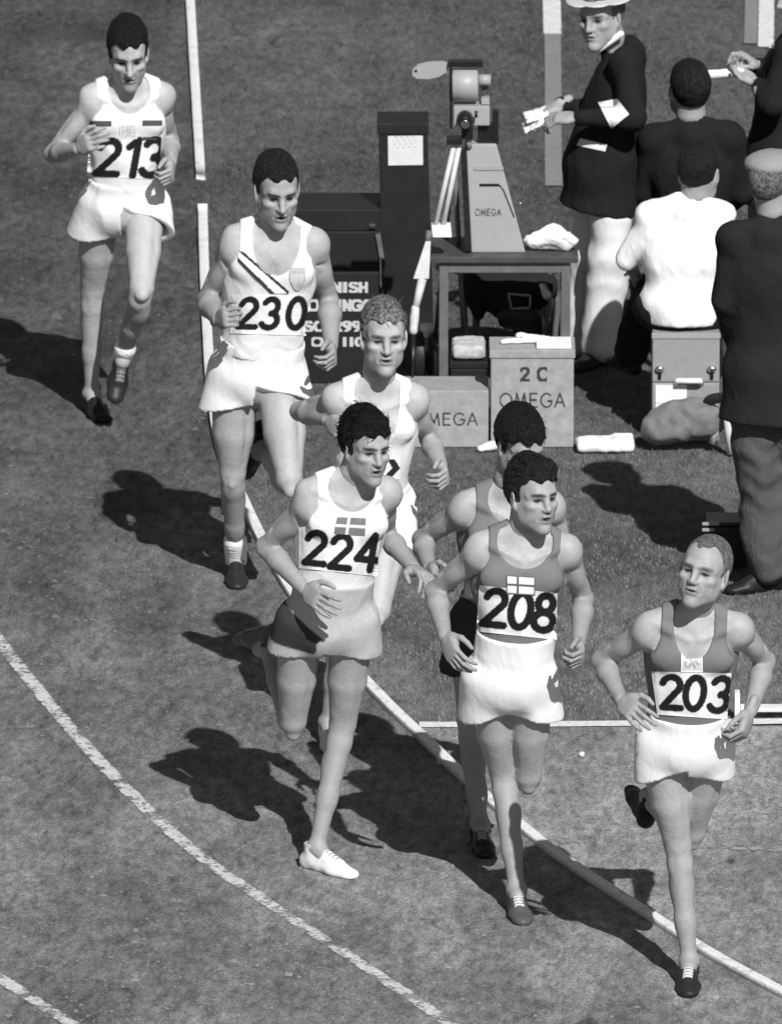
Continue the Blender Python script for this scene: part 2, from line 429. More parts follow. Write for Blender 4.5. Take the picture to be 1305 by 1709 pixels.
def head_frame(c, yaw, pitch, roll):
    """yaw>0 turns to photo right, pitch>0 looks down, roll>0 leans the crown to photo right. x axis = photo right when facing the camera"""
    f = Vector((0, -1, 0)); u = Vector((0, 0, 1)); x = Vector((1, 0, 0))
    m = Matrix.Rotation(R(yaw), 3, 'Z') @ Matrix.Rotation(R(pitch), 3, 'X') @ Matrix.Rotation(R(roll), 3, 'Y')
    F = Frame(c, m @ x, m @ u); return F
def head_mesh(H, s, nb, opt):
    """H head frame, s scale (1 = 0.235 m chin to crown), nb = world point of neck base"""
    wx = opt.get('wx', .90); ns = opt.get('nose', 1.0)
    def P(a, b, c): return H.p(a * s * wx, b * s, c * s)
    def E(a, b, c, r, k=.012, sub=False, ax=None): L[1 if sub else 0].append((el(P(a, b, c), ax or H.ax, (r[0] * s * wx, r[1] * s, r[2] * s)), k * s))
    def C(p, q, ra, rb, k=.01, sub=False): L[1 if sub else 0].append((rc(P(*p), P(*q), ra * s, rb * s), k * s))
    L = [[], []]
    jw = opt.get('jaw', 1.0); gaunt = opt.get('gaunt', 1.0); mo = opt.get('mouth', .3)
    E(0, .030, -.014, (.074, .086, .096)); E(0, .034, .030, (.062, .068, .060), .02)
    E(0, -.032, .030, (.061 * jw, .074, .060), .02)
    for q in (-1, 1):
        C((q * .056 * jw, -.028, -.005), (q * .045 * jw, -.070, .015), .016, .014, .025)
        C((q * .043 * jw, -.066, .015), (q * .012, -.100, .066), .013, .015, .028)
        E(q * .044, -.022, .060, (.021, .014, .019), .018)
        E(q * .047, -.046, .026, (.018, .032, .032), .02)
        C((q * .010, .021, .083), (q * .032, .025, .076), .0085, .0085, .018)
        C((q * .032, .025, .076), (q * .050, .014, .056), .0085, .008, .018)
        E(q * .0130, -.035, .091, (.0092, .0085, .0110), .008)
    E(0, -.060, .064, (.034, .032, .026), .016)
    E(0, -.101, .076, (.019, .015, .016), .014)
    for q in (-1, 1): E(q * .031, -.002, .092, (.0175, .0125, .0175), .014, True)
    L2 = [[], []]; LL = L; L = L2
    for q in (-1, 1):
        E(q * .031, -.0015, .0655, (.0125, .0125, .0125), .004)
        C((q * .020, .006, .078), (q * .044, .005, .068), .0038, .0034, .005)
        C((q * .021, -.009, .076), (q * .042, -.009, .067), .0030, .0028, .005)
        # ear
        axr = (nrm(H.x * q + H.f * -.35), H.u, nrm(H.f + H.x * q * .35))
        E(q * .079, -.004, -.010, (.0075, .031, .018), .006, False, axr)
        E(q * .075, -.032, -.002, (.006, .011, .008), .006)
        E(q * .088, -.003, -.006, (.0065, .018, .0095), .004, True, axr)
    C((0, .016, .083), (0, -.010, .0935), .0088, .0092, .014); C((0, -.010, .095), (0, -.031 * ns, .104 + .004 * (ns - 1) * 10), .0085, .0105, .007)
    E(0, -.055, .0905, (.021, .0045, .0065), .004); E(0, -.0555 - .012 - mo * .010, .0875, (.018, .0058, .0075), .005)
    E(0, -.0615 - mo * .005, .097, (.019, .0014 + mo * .0060, .014), .0025, True)
    for q in (-1, 1):
        C((q * .017, -.037, .094), (q * .029, -.064, .081), .0012, .0008, .010 , True)
        E(q * .006, -.0420, .098, (.0035, .0022, .006), .002, True)
    L = LL
    nbv = nb - H.o; top = P(0, -.030, -.028)
    ng = nrm(top - nb); mid = nb + (top - nb) * .28
    L[0].append((rc(top, mid, .056 * s, .053 * s), .020 * s))
    L[0].append((rc(mid, nb, .053 * s, .040 * s), .01))
    lo = H.o - .155 * s; hi = H.o + .155 * s; lo = np.minimum(lo, nb - .06); hi = np.maximum(hi, nb + .06)
    F = Field(lo, hi, opt.get('vox', .00215))
    for p, k in LL[0]: F.op(p, k)
    for p, k in LL[1]: F.op(p, k, 'sub')
    for p, k in L2[0]: F.op(p, k)
    for p, k in L2[1]: F.op(p, k, 'sub')
    for q in (-1, 1):   # sternomastoid
        a = P(q * .052, -.045, -.020); b = nb + (top - nb) * .05 + H.x * q * .018 + H.f * .045
        F.op(rc(a, b, .011, .008), .014)
    V, Q = F.mesh(); l = H.loc(V) / s
    x, y, z = np.abs(l[:, 0]) / wx, l[:, 1], l[:, 2]
    tone = np.ones(len(V)); fr = z > .035
    br = opt.get('brow', .35) * .7; bx = np.clip(x, .012, .050); by = .0155 + .004 * np.sin((bx - .012) / .038 * 2.6)
    d = np.hypot(x - bx, (y - by) * 1.2); tone *= np.where(fr, 1 - (1 - br) * np.clip(1.6 - d / .0050, 0, 1), 1)
    ey = np.hypot((x - .031) / .0145, (y + .0010) / (.0076 * opt.get('eye', 1.0))); tone *= np.where(fr, 1 - .93 * np.clip(1.9 - ey * 1.4, 0, 1), 1)
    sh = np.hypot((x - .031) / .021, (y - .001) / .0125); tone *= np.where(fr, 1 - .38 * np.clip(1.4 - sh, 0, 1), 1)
    lip = np.hypot(x / .023, (y + .0625 + mo * .004) / (.0125 + .003 * mo)); tone *= np.where(z > .07, 1 - .22 * np.clip(1.4 - lip, 0, 1), 1)
    ml = np.hypot(x / .021, (y + .0615 + mo * .005) / (.0022 + mo * .0058)); tone *= np.where(z > .06, 1 - .85 * np.clip(1.5 - ml, 0, 1), 1)
    st = opt.get('stubble', .1); sb = np.clip(1.3 - np.hypot(x / .06, (y + .085) / .045), 0, 1); tone *= 1 - st * np.clip(sb * 2, 0, 1) * (z > -.01)
    nos = np.hypot((x - .006) / .0045, (y + .0435) / .0028); tone *= np.where(z > .09, 1 - .8 * np.clip(1.3 - nos, 0, 1), 1)
    tone *= opt.get('ftone', .88)
    return V, Q, tone
def hair_mesh(H, s, o, parent):
    wx = o.get('wx', .91)
    def P(a, b, c): return H.p(a * s * wx, b * s, c * s)
    top = o.get('top', .018); side = o.get('side', .006); hl = o.get('line', .062); rag = o.get('rag', .004); nape = o.get('nape', -.045)
    back = o.get('back', .012); rec = o.get('recede', 0.0)
    F = Field(H.o - .17 * s, H.o + .17 * s, .0028)
    F.op(el(P(0, .030 + top * .35, -.018 - back * .45), H.ax, ((.075 + side) * s * wx, (.087 + top * .75) * s, (.097 + back * .75) * s)), .005)
    F.op(el(P(0, .040, .026), H.ax, ((.062 + side) * s * wx, (.060 + top) * s, (.064 + top * .25) * s)), .012)
    if o.get('quiff'):
        q = o['quiff']; F.op(el(P(q[3] if len(q) > 3 else 0, .095 + q[0] * .3, .045), H.ax, (.052 * s, q[0] * s, .042 * s)), .02)
    X, Y, Z = F.P((slice(None),) * 3); a, b, c = [v / s for v in H.locg(X, Y, Z)]; a = a / wx
    n = wn(a, b, c, o.get('seed', 1) + .3, base=60, n=7, stretch=(1, 1, .5))
    F.F = F.F + (rag * n).astype(np.float32)
    line = hl + .006 * np.sin(a * 120 + 1) + rec * np.exp(-((np.abs(a) - .035) / .016) ** 2) - .010 * np.clip((np.abs(a) - .05) / .02, 0, 1)
    # face window: keep points above the hairline, behind the temple line, above the nape
    keep_front = np.minimum(line - b, c - (.022 + .35 * np.clip(b - .02, 0, .1)))          # >0 inside the face window
    keep_low = np.maximum(nape - b, np.where(c > -.045, -.020 - b, -1.0))
    ear = .020 - np.sqrt((c + .008) ** 2 + ((b + .006) * .75) ** 2)
    cut = np.maximum(np.maximum(keep_front, keep_low), ear)
    if o.get('bald'): cut = np.maximum(cut, .035 - np.sqrt((a) ** 2 + (c - .01) ** 2) - (.1 - b))
    F.F = np.maximum(F.F, (cut * s).astype(np.float32))
    V, Q = F.mesh()
    tone = np.ones(len(V))
    # locks
    VV = [V]; QQ = [Q]; base = len(V); rng = np.random.default_rng(o.get('seed', 1))
    L = o.get('len', .03); nl = int(o.get('locks', 260) * 1.05); comb = np.array(o.get('comb', (0, .2, .5)), float); wild = o.get('wild', .4)
    cnt = 0; tries = 0
    while cnt < nl and tries < nl * 12:
        tries += 1
        d = rng.normal(size=3); d /= np.linalg.norm(d)
        p = np.array([d[0] * (.074 + side), .030 + d[1] * (.086 + top * .75), -.014 + d[2] * (.097 + back * .5)])
        if p[1] < -.01 or (p[1] < hl + .002 and p[2] > .02): continue
        if p[2] > .02 and p[1] < hl + .012 and rng.random() < .4: continue
        nn = nrm([d[0] / .074, d[1] / .086, d[2] / .096]); tg = comb + rng.normal(size=3) * wild; tg = tg - nn * (tg @ nn); dirn = nrm(nrm(tg) + nn * o.get('lift', .5) * rng.uniform(.4, 1.3))
        lift = np.array([0, 0, 0.]); ln = L * (.6 + .8 * rng.random()); r0 = .62 * o.get('lr', .0045) * (.6 + .7 * rng.random())
        if p[1] < .03: ln *= .45; dirn = nrm(dirn + np.array([0, -.8, -.3]))
        pts = []; q = p - nn * .004; dd = dirn.copy(); cv = rng.normal(size=3) * .16 - nn * (.16 + .25 * o.get('lift', .5))
        for i in range(5): pts.append(q.copy()); q = q + dd * ln / 4; dd = nrm(dd + cv)
        pts = np.array(pts); t = nrm(np.cross(dirn, nn + .01)); bnd = nrm(np.cross(t, dirn))
        ring = []
        for i, pp in enumerate(pts):
            r = r0 * (1 - (i / 4.0) ** 1.5 * .93)
            for k in range(3): an = k * math.pi / 1.5; ring.append(pp + (t * math.cos(an) + bnd * .6 * math.sin(an)) * r)
        ring = H.o + (np.array(ring) * np.array([wx, 1, 1]) * s) @ np.array(H.ax)
        q = [[base + i * 3 + k, base + i * 3 + (k + 1) % 3, base + (i + 1) * 3 + (k + 1) % 3, base + (i + 1) * 3 + k] for i in range(4) for k in range(3)]
        VV.append(ring); QQ.append(np.array(q)); base += 15; cnt += 1
    return link_mesh('hair', np.concatenate(VV), np.concatenate(QQ), M[o.get('mat', 'hair_dark')], parent)

def shoe(ankle, toe, s, side, opt, parent, name='shoe'):
    """ankle joint, toe = ball of the foot point"""
    d = nrm(toe - ankle); up = np.array(opt['up'], float) if 'up' in opt else np.array([0, 0, 1.])
    if 'up' not in opt: d = nrm([d[0], d[1], 0]) if opt.get('flat', True) else d
    up = nrm(up - d * (up @ d)); x = np.cross(d, up)
    A = np.asarray(ankle, float)
    def P(a, b, c): return A + (x * a + up * b + d * c) * s     # b height above ankle joint (sole is at -.085)
    ax = (x, up, d); pr = []
    def E(a, b, c, r, k=.015): pr.append((el(P(a, b, c), ax, tuple(q * s for q in r)), k))
    E(0, -.052, -.035, (.033, .038, .036)); E(0, -.056, .03, (.035, .034, .06), .02); E(.004 * side, -.062, .10, (.045, .027, .055), .02)
    E(.006 * side, -.066, .155, (.036, .021, .040), .02); pr.append((rc(P(0, .012, -.012), P(0, -.03, -.01), .036 * s, .036 * s), .015))
    pr.append((rc(P(0, -.012, .02), P(0, -.045, .10), .026 * s, .026 * s), .02))
    F = build_prims(pr, .0035)
    X, Y, Z = F.P((slice(None),) * 3); fr = Frame(A, x, up); a, b, c = [v / s for v in fr.locg(X, Y, Z)]
    F.F = np.maximum(F.F, ((-.083 - b) * s).astype(np.float32)); F.F = np.maximum(F.F, ((b - .018 + .15 * np.maximum(c, 0) * 0) * s).astype(np.float32))
    V, Q = F.mesh(); l = np.stack([(V - A) @ x, (V - A) @ up, (V - A) @ d], -1) / s
    base = opt.get('tone', .02); T = np.full(len(V), base)
    if 'lace' in opt:
        m = (np.abs(l[:, 0]) < .017) & (l[:, 2] > .02) & (l[:, 2] < .115) & (l[:, 1] > -.06)
        T[m] = opt['lace'] * np.where(np.sin(l[m][:, 2] * 420) > -.3, 1, .35)
    m = l[:, 1] < -.074; T[m] = opt.get('sole', .015)
    m = l[:, 1] > .008; T[m] = base * .6
    link_mesh(name, V, Q, M['leather'], parent, T)
    if opt.get('sock'):
        sv = np.array(opt.get('shin', up), float); sl_n = opt['sock'][1]; pr = [(rc(A - sv * .015, A + sv * sl_n, .040 * s, .044 * s), .01)]
        F = build_prims(pr, .004); X, Y, Z = F.P((slice(None),) * 3)
        F.F = F.F + (.0016 * np.sin((X * up[0] + Y * up[1] + Z * up[2]) * 620 + 2 * np.sin(X * 60 + Y * 70))).astype(np.float32)
        V, Q = F.mesh(); link_mesh('sock', V, Q, M['sock'], parent)

def runner(S):
    """S: specification in photo pixels; returns everything built as one person"""
    h = S.get('s', 1.0); gx, gy = S['base']; g = GP(gx, gy); Y0 = g[1]
    def J(t): return W(t[0], t[1], Y0 - t[2])
    root = empty('person', (g[0], g[1], 0), S['label'], 'runner', S.get('group'))
    LUA, LFA, LTH, LSH = .295 * h, .255 * h, .43 * h, .425 * h
    SA, SB, HA, HB = J(S['shA']), J(S['shB']), J(S['hipA']), J(S['hipB'])
    arms = {}
    for k, sh in (('A', SA), ('B', SB)):
        e, es, w, ws, hd, hs = S['arm' + k]
        E, ok1 = solve(sh, e[0], e[1], LUA, es); Wr, ok2 = solve(E, w[0], w[1], LFA, ws); Hd, ok3 = solve(Wr, hd[0], hd[1], .095, hs)
        if not (ok1 and ok2): print('   arm', S['id'], k, 'upper', round(float(np.linalg.norm(E - sh)), 3), 'fore', round(float(np.linalg.norm(Wr - E)), 3))
        arms[k] = (sh, E, Wr, Hd)
    legs = {}
    for k, hp in (('A', HA), ('B', HB)):
        spec = S['leg' + k]
        if spec[0] == 'plant':
            An = J(spec[2]); K = between(hp, An, spec[1][0], spec[1][1], LTH, LSH, spec[3]); T = J(spec[4])
        else:
            _, kp, ks, ap, as_, tp, ts = spec
            K, ok1 = solve(hp, kp[0], kp[1], LTH, ks); An, ok2 = solve(K, ap[0], ap[1], LSH, as_); T, _ = solve(An, tp[0], tp[1], .15, ts)
            if not (ok1 and ok2): print('   leg', S['id'], k, round(float(np.linalg.norm(K - hp)), 3), round(float(np.linalg.norm(An - K)), 3))
        legs[k] = (hp, K, An, T)
        print(S['id'], k, 'thigh %.2f shin %.2f ankle z %.2f' % (np.linalg.norm(K - hp), np.linalg.norm(An - K), An[2]))
    pel = (HA + HB) / 2; sc = (SA + SB) / 2
    neck = J(S['neck']); up = sc - pel
    print(S['id'], 'torso %.2f shw %.2f hipw %.2f' % (np.linalg.norm(up), np.linalg.norm(SB - SA), np.linalg.norm(HB - HA)))
    C = Frame(sc, SB - SA, up); Pv = Frame(pel, HB - HA, up)
    b = S.get('bulk', 1.0)
    T = []          # torso primitives
    def e(F, p, r, k=.03, lst=None): (T if lst is None else lst).append((el(F.p(*[v * h for v in p]), F.ax, tuple(v * h * b for v in r)), k))
    tl = np.linalg.norm(up) / h
    e(C, (0, -.14, -.004), (.148, .175, .098)); e(C, (0, -.045, -.008), (.150, .072, .075), .04)
    for q in (-1, 1):
        e(C, (q * .068, -.085, .058), (.072, .052, .037), .018)
        e(C, (q * .105, -.13, -.045), (.055, .12, .045), .03)
        T.append((rc(C.p(q * .035 * h, .065 * h, -.022 * h), C.p(q * .150 * h, .012 * h, -.010 * h), .036 * h, .042 * h), .04))
        T.append((rc(C.p(q * .020, -.010, .068), C.p(q * .145 * h, .034, .020), .0095, .0105), .012))
    T.append((rc(C.p(0, -.24 * h, .005), Pv.p(0, .03, .0), .118 * h * b, .125 * h * b, (C.f, .74)), .04))
    e(Pv, (0, .0, -.005), (.150, .095, .098), .04)
    for q in (-1, 1): e(Pv, (q * .075, -.035, -.045), (.078, .085, .075), .04)
    torso = list(T); Bd = list(T)
    Bd.append((rc(C.p(0, .02, -.01), neck, .058 * h, .053 * h), .03))
    for k in 'AB':
        sh, E, Wr, Hd = arms[k]; q = -1 if k == 'A' else 1
        ad = nrm(E - sh); fd = nrm(Wr - E)
        Bd.append((el(sh + C.x * q * .004 - C.u * .008, C.ax, (.044 * h, .055 * h, .048 * h)), .035))
        Bd.append((rc(sh + ad * .03, E, .045 * h * b, .0325 * h), .04))
        Bd.append((el(sh + ad * .15 * h + C.f * .012, (ad, nrm(np.cross(ad, C.f)), nrm(np.cross(ad, np.cross(ad, C.f)))), (.072 * h, .032 * h * b, .034 * h * b)), .012))
        Bd.append((el(sh + ad * .16 * h - C.f * .012, (ad, nrm(np.cross(ad, C.f)), nrm(np.cross(ad, np.cross(ad, C.f)))), (.08 * h, .031 * h * b, .032 * h * b)), .02))
        Bd.append((rc(E, E + fd * .080 * h, .032 * h, .0375 * h * b), .02)); Bd.append((rc(E + fd * .080 * h, Wr, .0375 * h * b, .0245 * h), .02))
        Bd.append((el(E - fd * .006, (C.x, C.u, C.f), (.033, .033, .033)), .01))
    for k in 'AB':
        hp, K, An, To = legs[k]; q = -1 if k == 'A' else 1
        td = nrm(K - hp); sd = nrm(An - K); fw = nrm(To - An); kf = nrm(np.cross(Pv.x, td)); kf = kf if kf @ Pv.f > 0 else -kf
        sf = nrm(kf - sd * (kf @ sd)); side = np.cross(td, kf)
        # bend forward of the knee
        kf2 = nrm(td - sd) if np.linalg.norm(td - sd) > .35 else kf
        Bd.append((rc(hp - td * .02, hp + td * .22 * h, .081 * h * b, .069 * h * b), .008)); Bd.append((rc(hp + td * .22 * h, K - td * .03, .069 * h * b, .047 * h), .012))
        ta = (td, side, kf)
        Bd.append((el(hp + td * .21 * h + kf * .022, ta, (.15 * h, .050 * h * b, .046 * h * b)), .014))
        Bd.append((el(K - td * .085 * h + side * .020 + kf * .018, ta, (.052 * h, .026 * h, .028 * h)), .010))
        Bd.append((el(K - td * .105 * h - side * .020 + kf * .018, ta, (.058 * h, .026 * h, .028 * h)), .010))
        Bd.append((el(K + kf2 * .022, (td, side, kf), (.030 * h, .029 * h, .027 * h)), .012))
        Bd.append((rc(K - td * .03, K + sd * .05, .044 * h, .042 * h), .02))
        sa = (sd, nrm(np.cross(sd, sf)), sf)
        Bd.append((rc(K + sd * .04, K + sd * .26 * h, .043 * h, .036 * h), .02)); Bd.append((rc(K + sd * .24 * h, An, .036 * h, .027 * h), .02))
        Bd.append((el(K + sd * .125 * h - sf * .020 + sa[1] * .014, sa, (.085 * h, .033 * h, .036 * h)), .012))
        Bd.append((el(K + sd * .115 * h - sf * .020 - sa[1] * .014, sa, (.080 * h, .033 * h, .035 * h)), .012))
        Bd.append((el(K + sd * .045 * h + sf * .030, sa, (.020 * h, .016 * h, .012 * h)), .012))
        Bd.append((rc(K + sd * .05 * h + sf * .022, An - sd * .05 + sf * .010, .018 * h, .016 * h), .012))
        Bd.append((rc(An - sd * .10 * h - sf * .018, An - sf * .022 + sd * .02, .012, .014), .014))
        for w in (-1, 1): Bd.append((el(An + sa[1] * w * .024, sa, (.016, .013, .014)), .010))
        Bd.append((rc(An, An + fw * .04, .034 * h, .030 * h), .02))
    lo = np.min([p[0][0] for p in Bd], 0) - .02; hi = np.max([p[0][1] for p in Bd], 0) + .02
    F = Field(lo, hi, S.get('vox', .0055))
    for p, k in Bd: F.op(p, k)
    for k in 'AB':
        sh, E, Wr, Hd = arms[k]; ad = nrm(E - sh); fd = nrm(Wr - E); cf = nrm(-CF)   # muscle grooves
        sd_ = nrm(np.cross(ad, C.f)); q = -1 if k == 'A' else 1
        for w in (-1, 1): F.op(rc(sh + ad * .085 * h + sd_ * w * .048 * h + C.f * .018, sh + ad * .20 * h + sd_ * w * .034 * h, .004, .003), .022, 'sub')
        F.op(rc(sh + ad * .075 * h + sd_ * .02 + C.f * .050 * h, sh + ad * .11 * h - sd_ * .035 + C.f * .048 * h, .002, .002), .020, 'sub')
        F.op(rc(sh - C.x * q * .045 * h - C.u * .035 * h + C.f * .055 * h, sh - C.x * q * .030 * h - C.u * .10 * h + C.f * .045 * h, .005, .004), .025, 'sub')
        F.op(rc(E + fd * .01 + np.cross(fd, cf) * .03, E + fd * .14 * h + np.cross(fd, cf) * .012 + cf * .012, .016 * h, .010 * h), .018)
        hp, K, An, To = legs[k]; td = nrm(K - hp); sd = nrm(An - K); kf = nrm(np.cross(Pv.x, td)); kf = kf if kf @ Pv.f > 0 else -kf; side = np.cross(td, kf)
        F.op(rc(hp + td * .12 * h + kf * .066 * h - side * .054, K - td * .08 * h + kf * .046 * h - side * .050, .003, .003), .028, 'sub')
        for w in ((-1, 1) if np.linalg.norm(td - sd) < .45 else ()): F.op(rc(K - td * .015 + kf * .050 * h + side * w * .028, K + sd * .030 + kf * .050 * h + side * w * .024, .002, .002), .018, 'sub')
    # armpit/inner crease between pecs, spine and abdominal line
    F.op(rc(C.p(0, -.06, .098 * h), C.p(0, -.26 * h, .098 * h), .008, .008), .02, 'sub')
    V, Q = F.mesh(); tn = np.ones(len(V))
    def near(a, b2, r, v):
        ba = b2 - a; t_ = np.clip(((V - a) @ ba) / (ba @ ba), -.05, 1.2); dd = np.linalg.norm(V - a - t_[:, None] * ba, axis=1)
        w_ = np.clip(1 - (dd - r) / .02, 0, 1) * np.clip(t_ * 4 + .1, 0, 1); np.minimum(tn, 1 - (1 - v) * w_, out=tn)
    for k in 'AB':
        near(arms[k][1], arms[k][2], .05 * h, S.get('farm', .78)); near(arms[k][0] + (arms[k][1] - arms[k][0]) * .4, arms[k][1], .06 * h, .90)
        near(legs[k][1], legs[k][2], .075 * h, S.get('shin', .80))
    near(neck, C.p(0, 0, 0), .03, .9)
    Ts = [tn]; Vs = [V]; Qs = [Q]; nb = len(V)
    # head
    hx, hy, hoff = S['head']; hc = W(hx, hy, Y0 - hoff); yaw, pit, rol = S['look']; hs = S.get('hs', 1.0) * 1.0
    H = head_frame(hc, yaw, pit, rol)
    V, Q, t = head_mesh(H, hs, neck, S.get('face', {})); Vs.append(V); Qs.append(Q + nb); Ts.append(t); nb += len(V)
    for k in 'AB':
        sh, E, Wr, Hd = arms[k]; hp_ = S['hand' + k]
        pn = np.array(hp_[0], float); F2 = build_prims(hand_prims(Wr, Hd, pn, hp_[1], hp_[2], S.get('handscale', 1.0)), .0028)
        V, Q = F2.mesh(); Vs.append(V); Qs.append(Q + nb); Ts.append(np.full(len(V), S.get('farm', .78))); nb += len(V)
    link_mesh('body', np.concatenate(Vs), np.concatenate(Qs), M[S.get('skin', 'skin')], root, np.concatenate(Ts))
    if S.get('hair'): hair_mesh(H, hs, S['hair'], root)
    # singlet
    sg = S['singlet']; lo = np.minimum(C.o, Pv.o) - .30; hi = np.maximum(C.o, Pv.o) + .30
    F = Field(lo, hi, .0042)
    for p, k in torso: F.op(p, k)
    X, Y, Z = F.P((slice(None),) * 3); a, bb, c = [v / h for v in C.locg(X, Y, Z)]
    ph = S.get('seed', 1.)
    fold = .0068 * wn(a, bb, c, ph, base=13, n=7) * np.clip((-bb - .04) / .15, .15, 1) + .0030 * wn(a, bb, c, ph + 3, base=34, stretch=(.4, 1, .4)) * np.clip((-bb - .26) / .12, 0, 1)
    F.F = F.F - np.float32(.009) - fold.astype(np.float32) - (np.float32(sg.get('loose', .010) * .7) * np.clip((-bb - .16) / .2, 0, 1)).astype(np.float32)
    nd = sg.get('neck', (.078, .115)); ah = sg.get('arm', (.235, .0, .107, .10))
    scoopF = 1 - np.sqrt((a / nd[0]) ** 2 + ((bb - .045) / (nd[1] + .045)) ** 2); scoopB = 1 - np.sqrt((a / .07) ** 2 + ((bb - .05) / .085) ** 2)
    scoop = np.where(c > .0, scoopF, scoopB) * .06
    hole = (1 - np.sqrt(((np.abs(a) - ah[0]) / ah[2]) ** 2 + ((bb - ah[1]) / ah[3]) ** 2)) * .09
    hole2 = np.where(bb > ah[1], (np.abs(a) - (ah[0] - ah[2])), -1)
    F.F = np.maximum(F.F, (np.maximum(np.maximum(scoop, hole), hole2) * h).astype(np.float32))
    pa, pb, pc = Pv.locg(X, Y, Z)
    F.F = np.maximum(F.F, (S['shorts'].get('rise', .115) * h - .045 - pb).astype(np.float32))
    sV, sQ = F.mesh(); so = link_mesh('singlet', sV, sQ, M[sg['mat']], root)
    # shorts
    sh_ = S['shorts']; lo = Pv.o - .36; hi = Pv.o + .36; F = Field(lo, hi, .0045)
    fl = sh_.get('flare', 1.0)
    shp = [(el(Pv.p(0, .02, -.005), Pv.ax, (.156 * h * b, .110 * h, .112 * h * b)), .03), (rc(Pv.p(0, .10, .0), Pv.p(0, .02, 0), .130 * h * b, .150 * h * b, (Pv.f, .76)), .03)]
    inn = []
    pl = []
    for k in 'AB':
        hp, K, An, To = legs[k]; q = -1 if k == 'A' else 1; td = nrm(K - hp); Lh = sh_.get('len', .17) * h
        kf = nrm(np.cross(Pv.x, td)); kf = kf if kf @ Pv.f > 0 else -kf; kx = Pv.x * q
        hem = hp + td * Lh; ctr = hem + kx * .018 * fl + td * .10
        r1 = .108 * h * b * fl
        shp.append((rc(hp + kx * .004 - td * .03, ctr, .092 * h * b, r1, (kf, .88)), .025))
        inn.append((rc(hp + td * (Lh - .05), hem + kx * .014 * fl + td * .12, .07 * h * b, r1 - .006, (kf, .84)), .01))
        pl.append((hem, nrm(td - Pv.x * q * sh_.get('tilt', .25)), q))
    for p, k in torso: F.op(p, k)
    X, Y, Z = F.P((slice(None),) * 3); a, bb, c = [v / h for v in Pv.locg(X, Y, Z)]
    F.F = F.F - np.float32(.017) - (np.float32(.008) * np.clip((bb - .02) / .10, 0, 1)).astype(np.float32)
    for p, k in shp: F.op(p, k)
    fa = sh_.get('fold', 1.0)
    fold = .0072 * wn(a, bb + .5 * np.abs(a), c, ph + 5, base=10, n=6, stretch=(1, .35, 1)) + .0018 * wn(a, bb, c, ph + 7, base=50, stretch=(1, .2, 1)) * np.clip((bb - .03) / .06, 0, 1)
    F.F = F.F - (fa * fold).astype(np.float32)
    hemcut = None
    for hem, nv, q in pl:
        d = (X - hem[0]) * nv[0] + (Y - hem[1]) * nv[1] + (Z - hem[2]) * nv[2]
        d = np.where(a * q > -.004, d, -1); hemcut = d if hemcut is None else np.maximum(hemcut, d)
    F.F = np.maximum(F.F, hemcut.astype(np.float32)); F.F = np.maximum(F.F, ((bb - sh_.get('rise', .115)) * h).astype(np.float32))
    for p, k in inn: F.op(p, .004, 'sub')
    F.op(rc(Pv.p(0, -.105 * h, .125 * h), Pv.p(0, -.26 * h, .11 * h), .020, .034), .020, 'sub')
    F.op(rc(Pv.p(0, .02 * h, .140 * h), Pv.p(0, -.10 * h, .128 * h), .004, .010), .020, 'sub')
    kV, kQ = F.mesh()
    tone = None; mats = M[sh_['mat']]
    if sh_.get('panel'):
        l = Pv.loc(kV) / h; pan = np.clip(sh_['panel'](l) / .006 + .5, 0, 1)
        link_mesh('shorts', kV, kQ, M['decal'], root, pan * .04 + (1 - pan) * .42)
    else: link_mesh('shorts', kV, kQ, mats, root)
    for k in 'AB':
        hp, K, An, To = legs[k]; o = dict(S['shoe' + k])
        o['shin'] = tuple(nrm(K - An))
        if o.get('flat', True) is False: o['up'] = tuple(nrm(K - An))
        shoe(An, To, h * S.get('shoescale', 1.0), (1 if k == 'B' else -1), o, root)
    # printed cloth
    allV = np.concatenate([sV, kV]); allQ = np.concatenate([sQ, kQ + len(sV)])
    bv = BVHTree.FromPolygons([tuple(v) for v in allV.tolist()], [tuple(q) for q in allQ.tolist()])
    for (nm, cor, pf, off) in S.get('decals', []): decal(nm, bv, cor, pf, root, off=off)
    return root


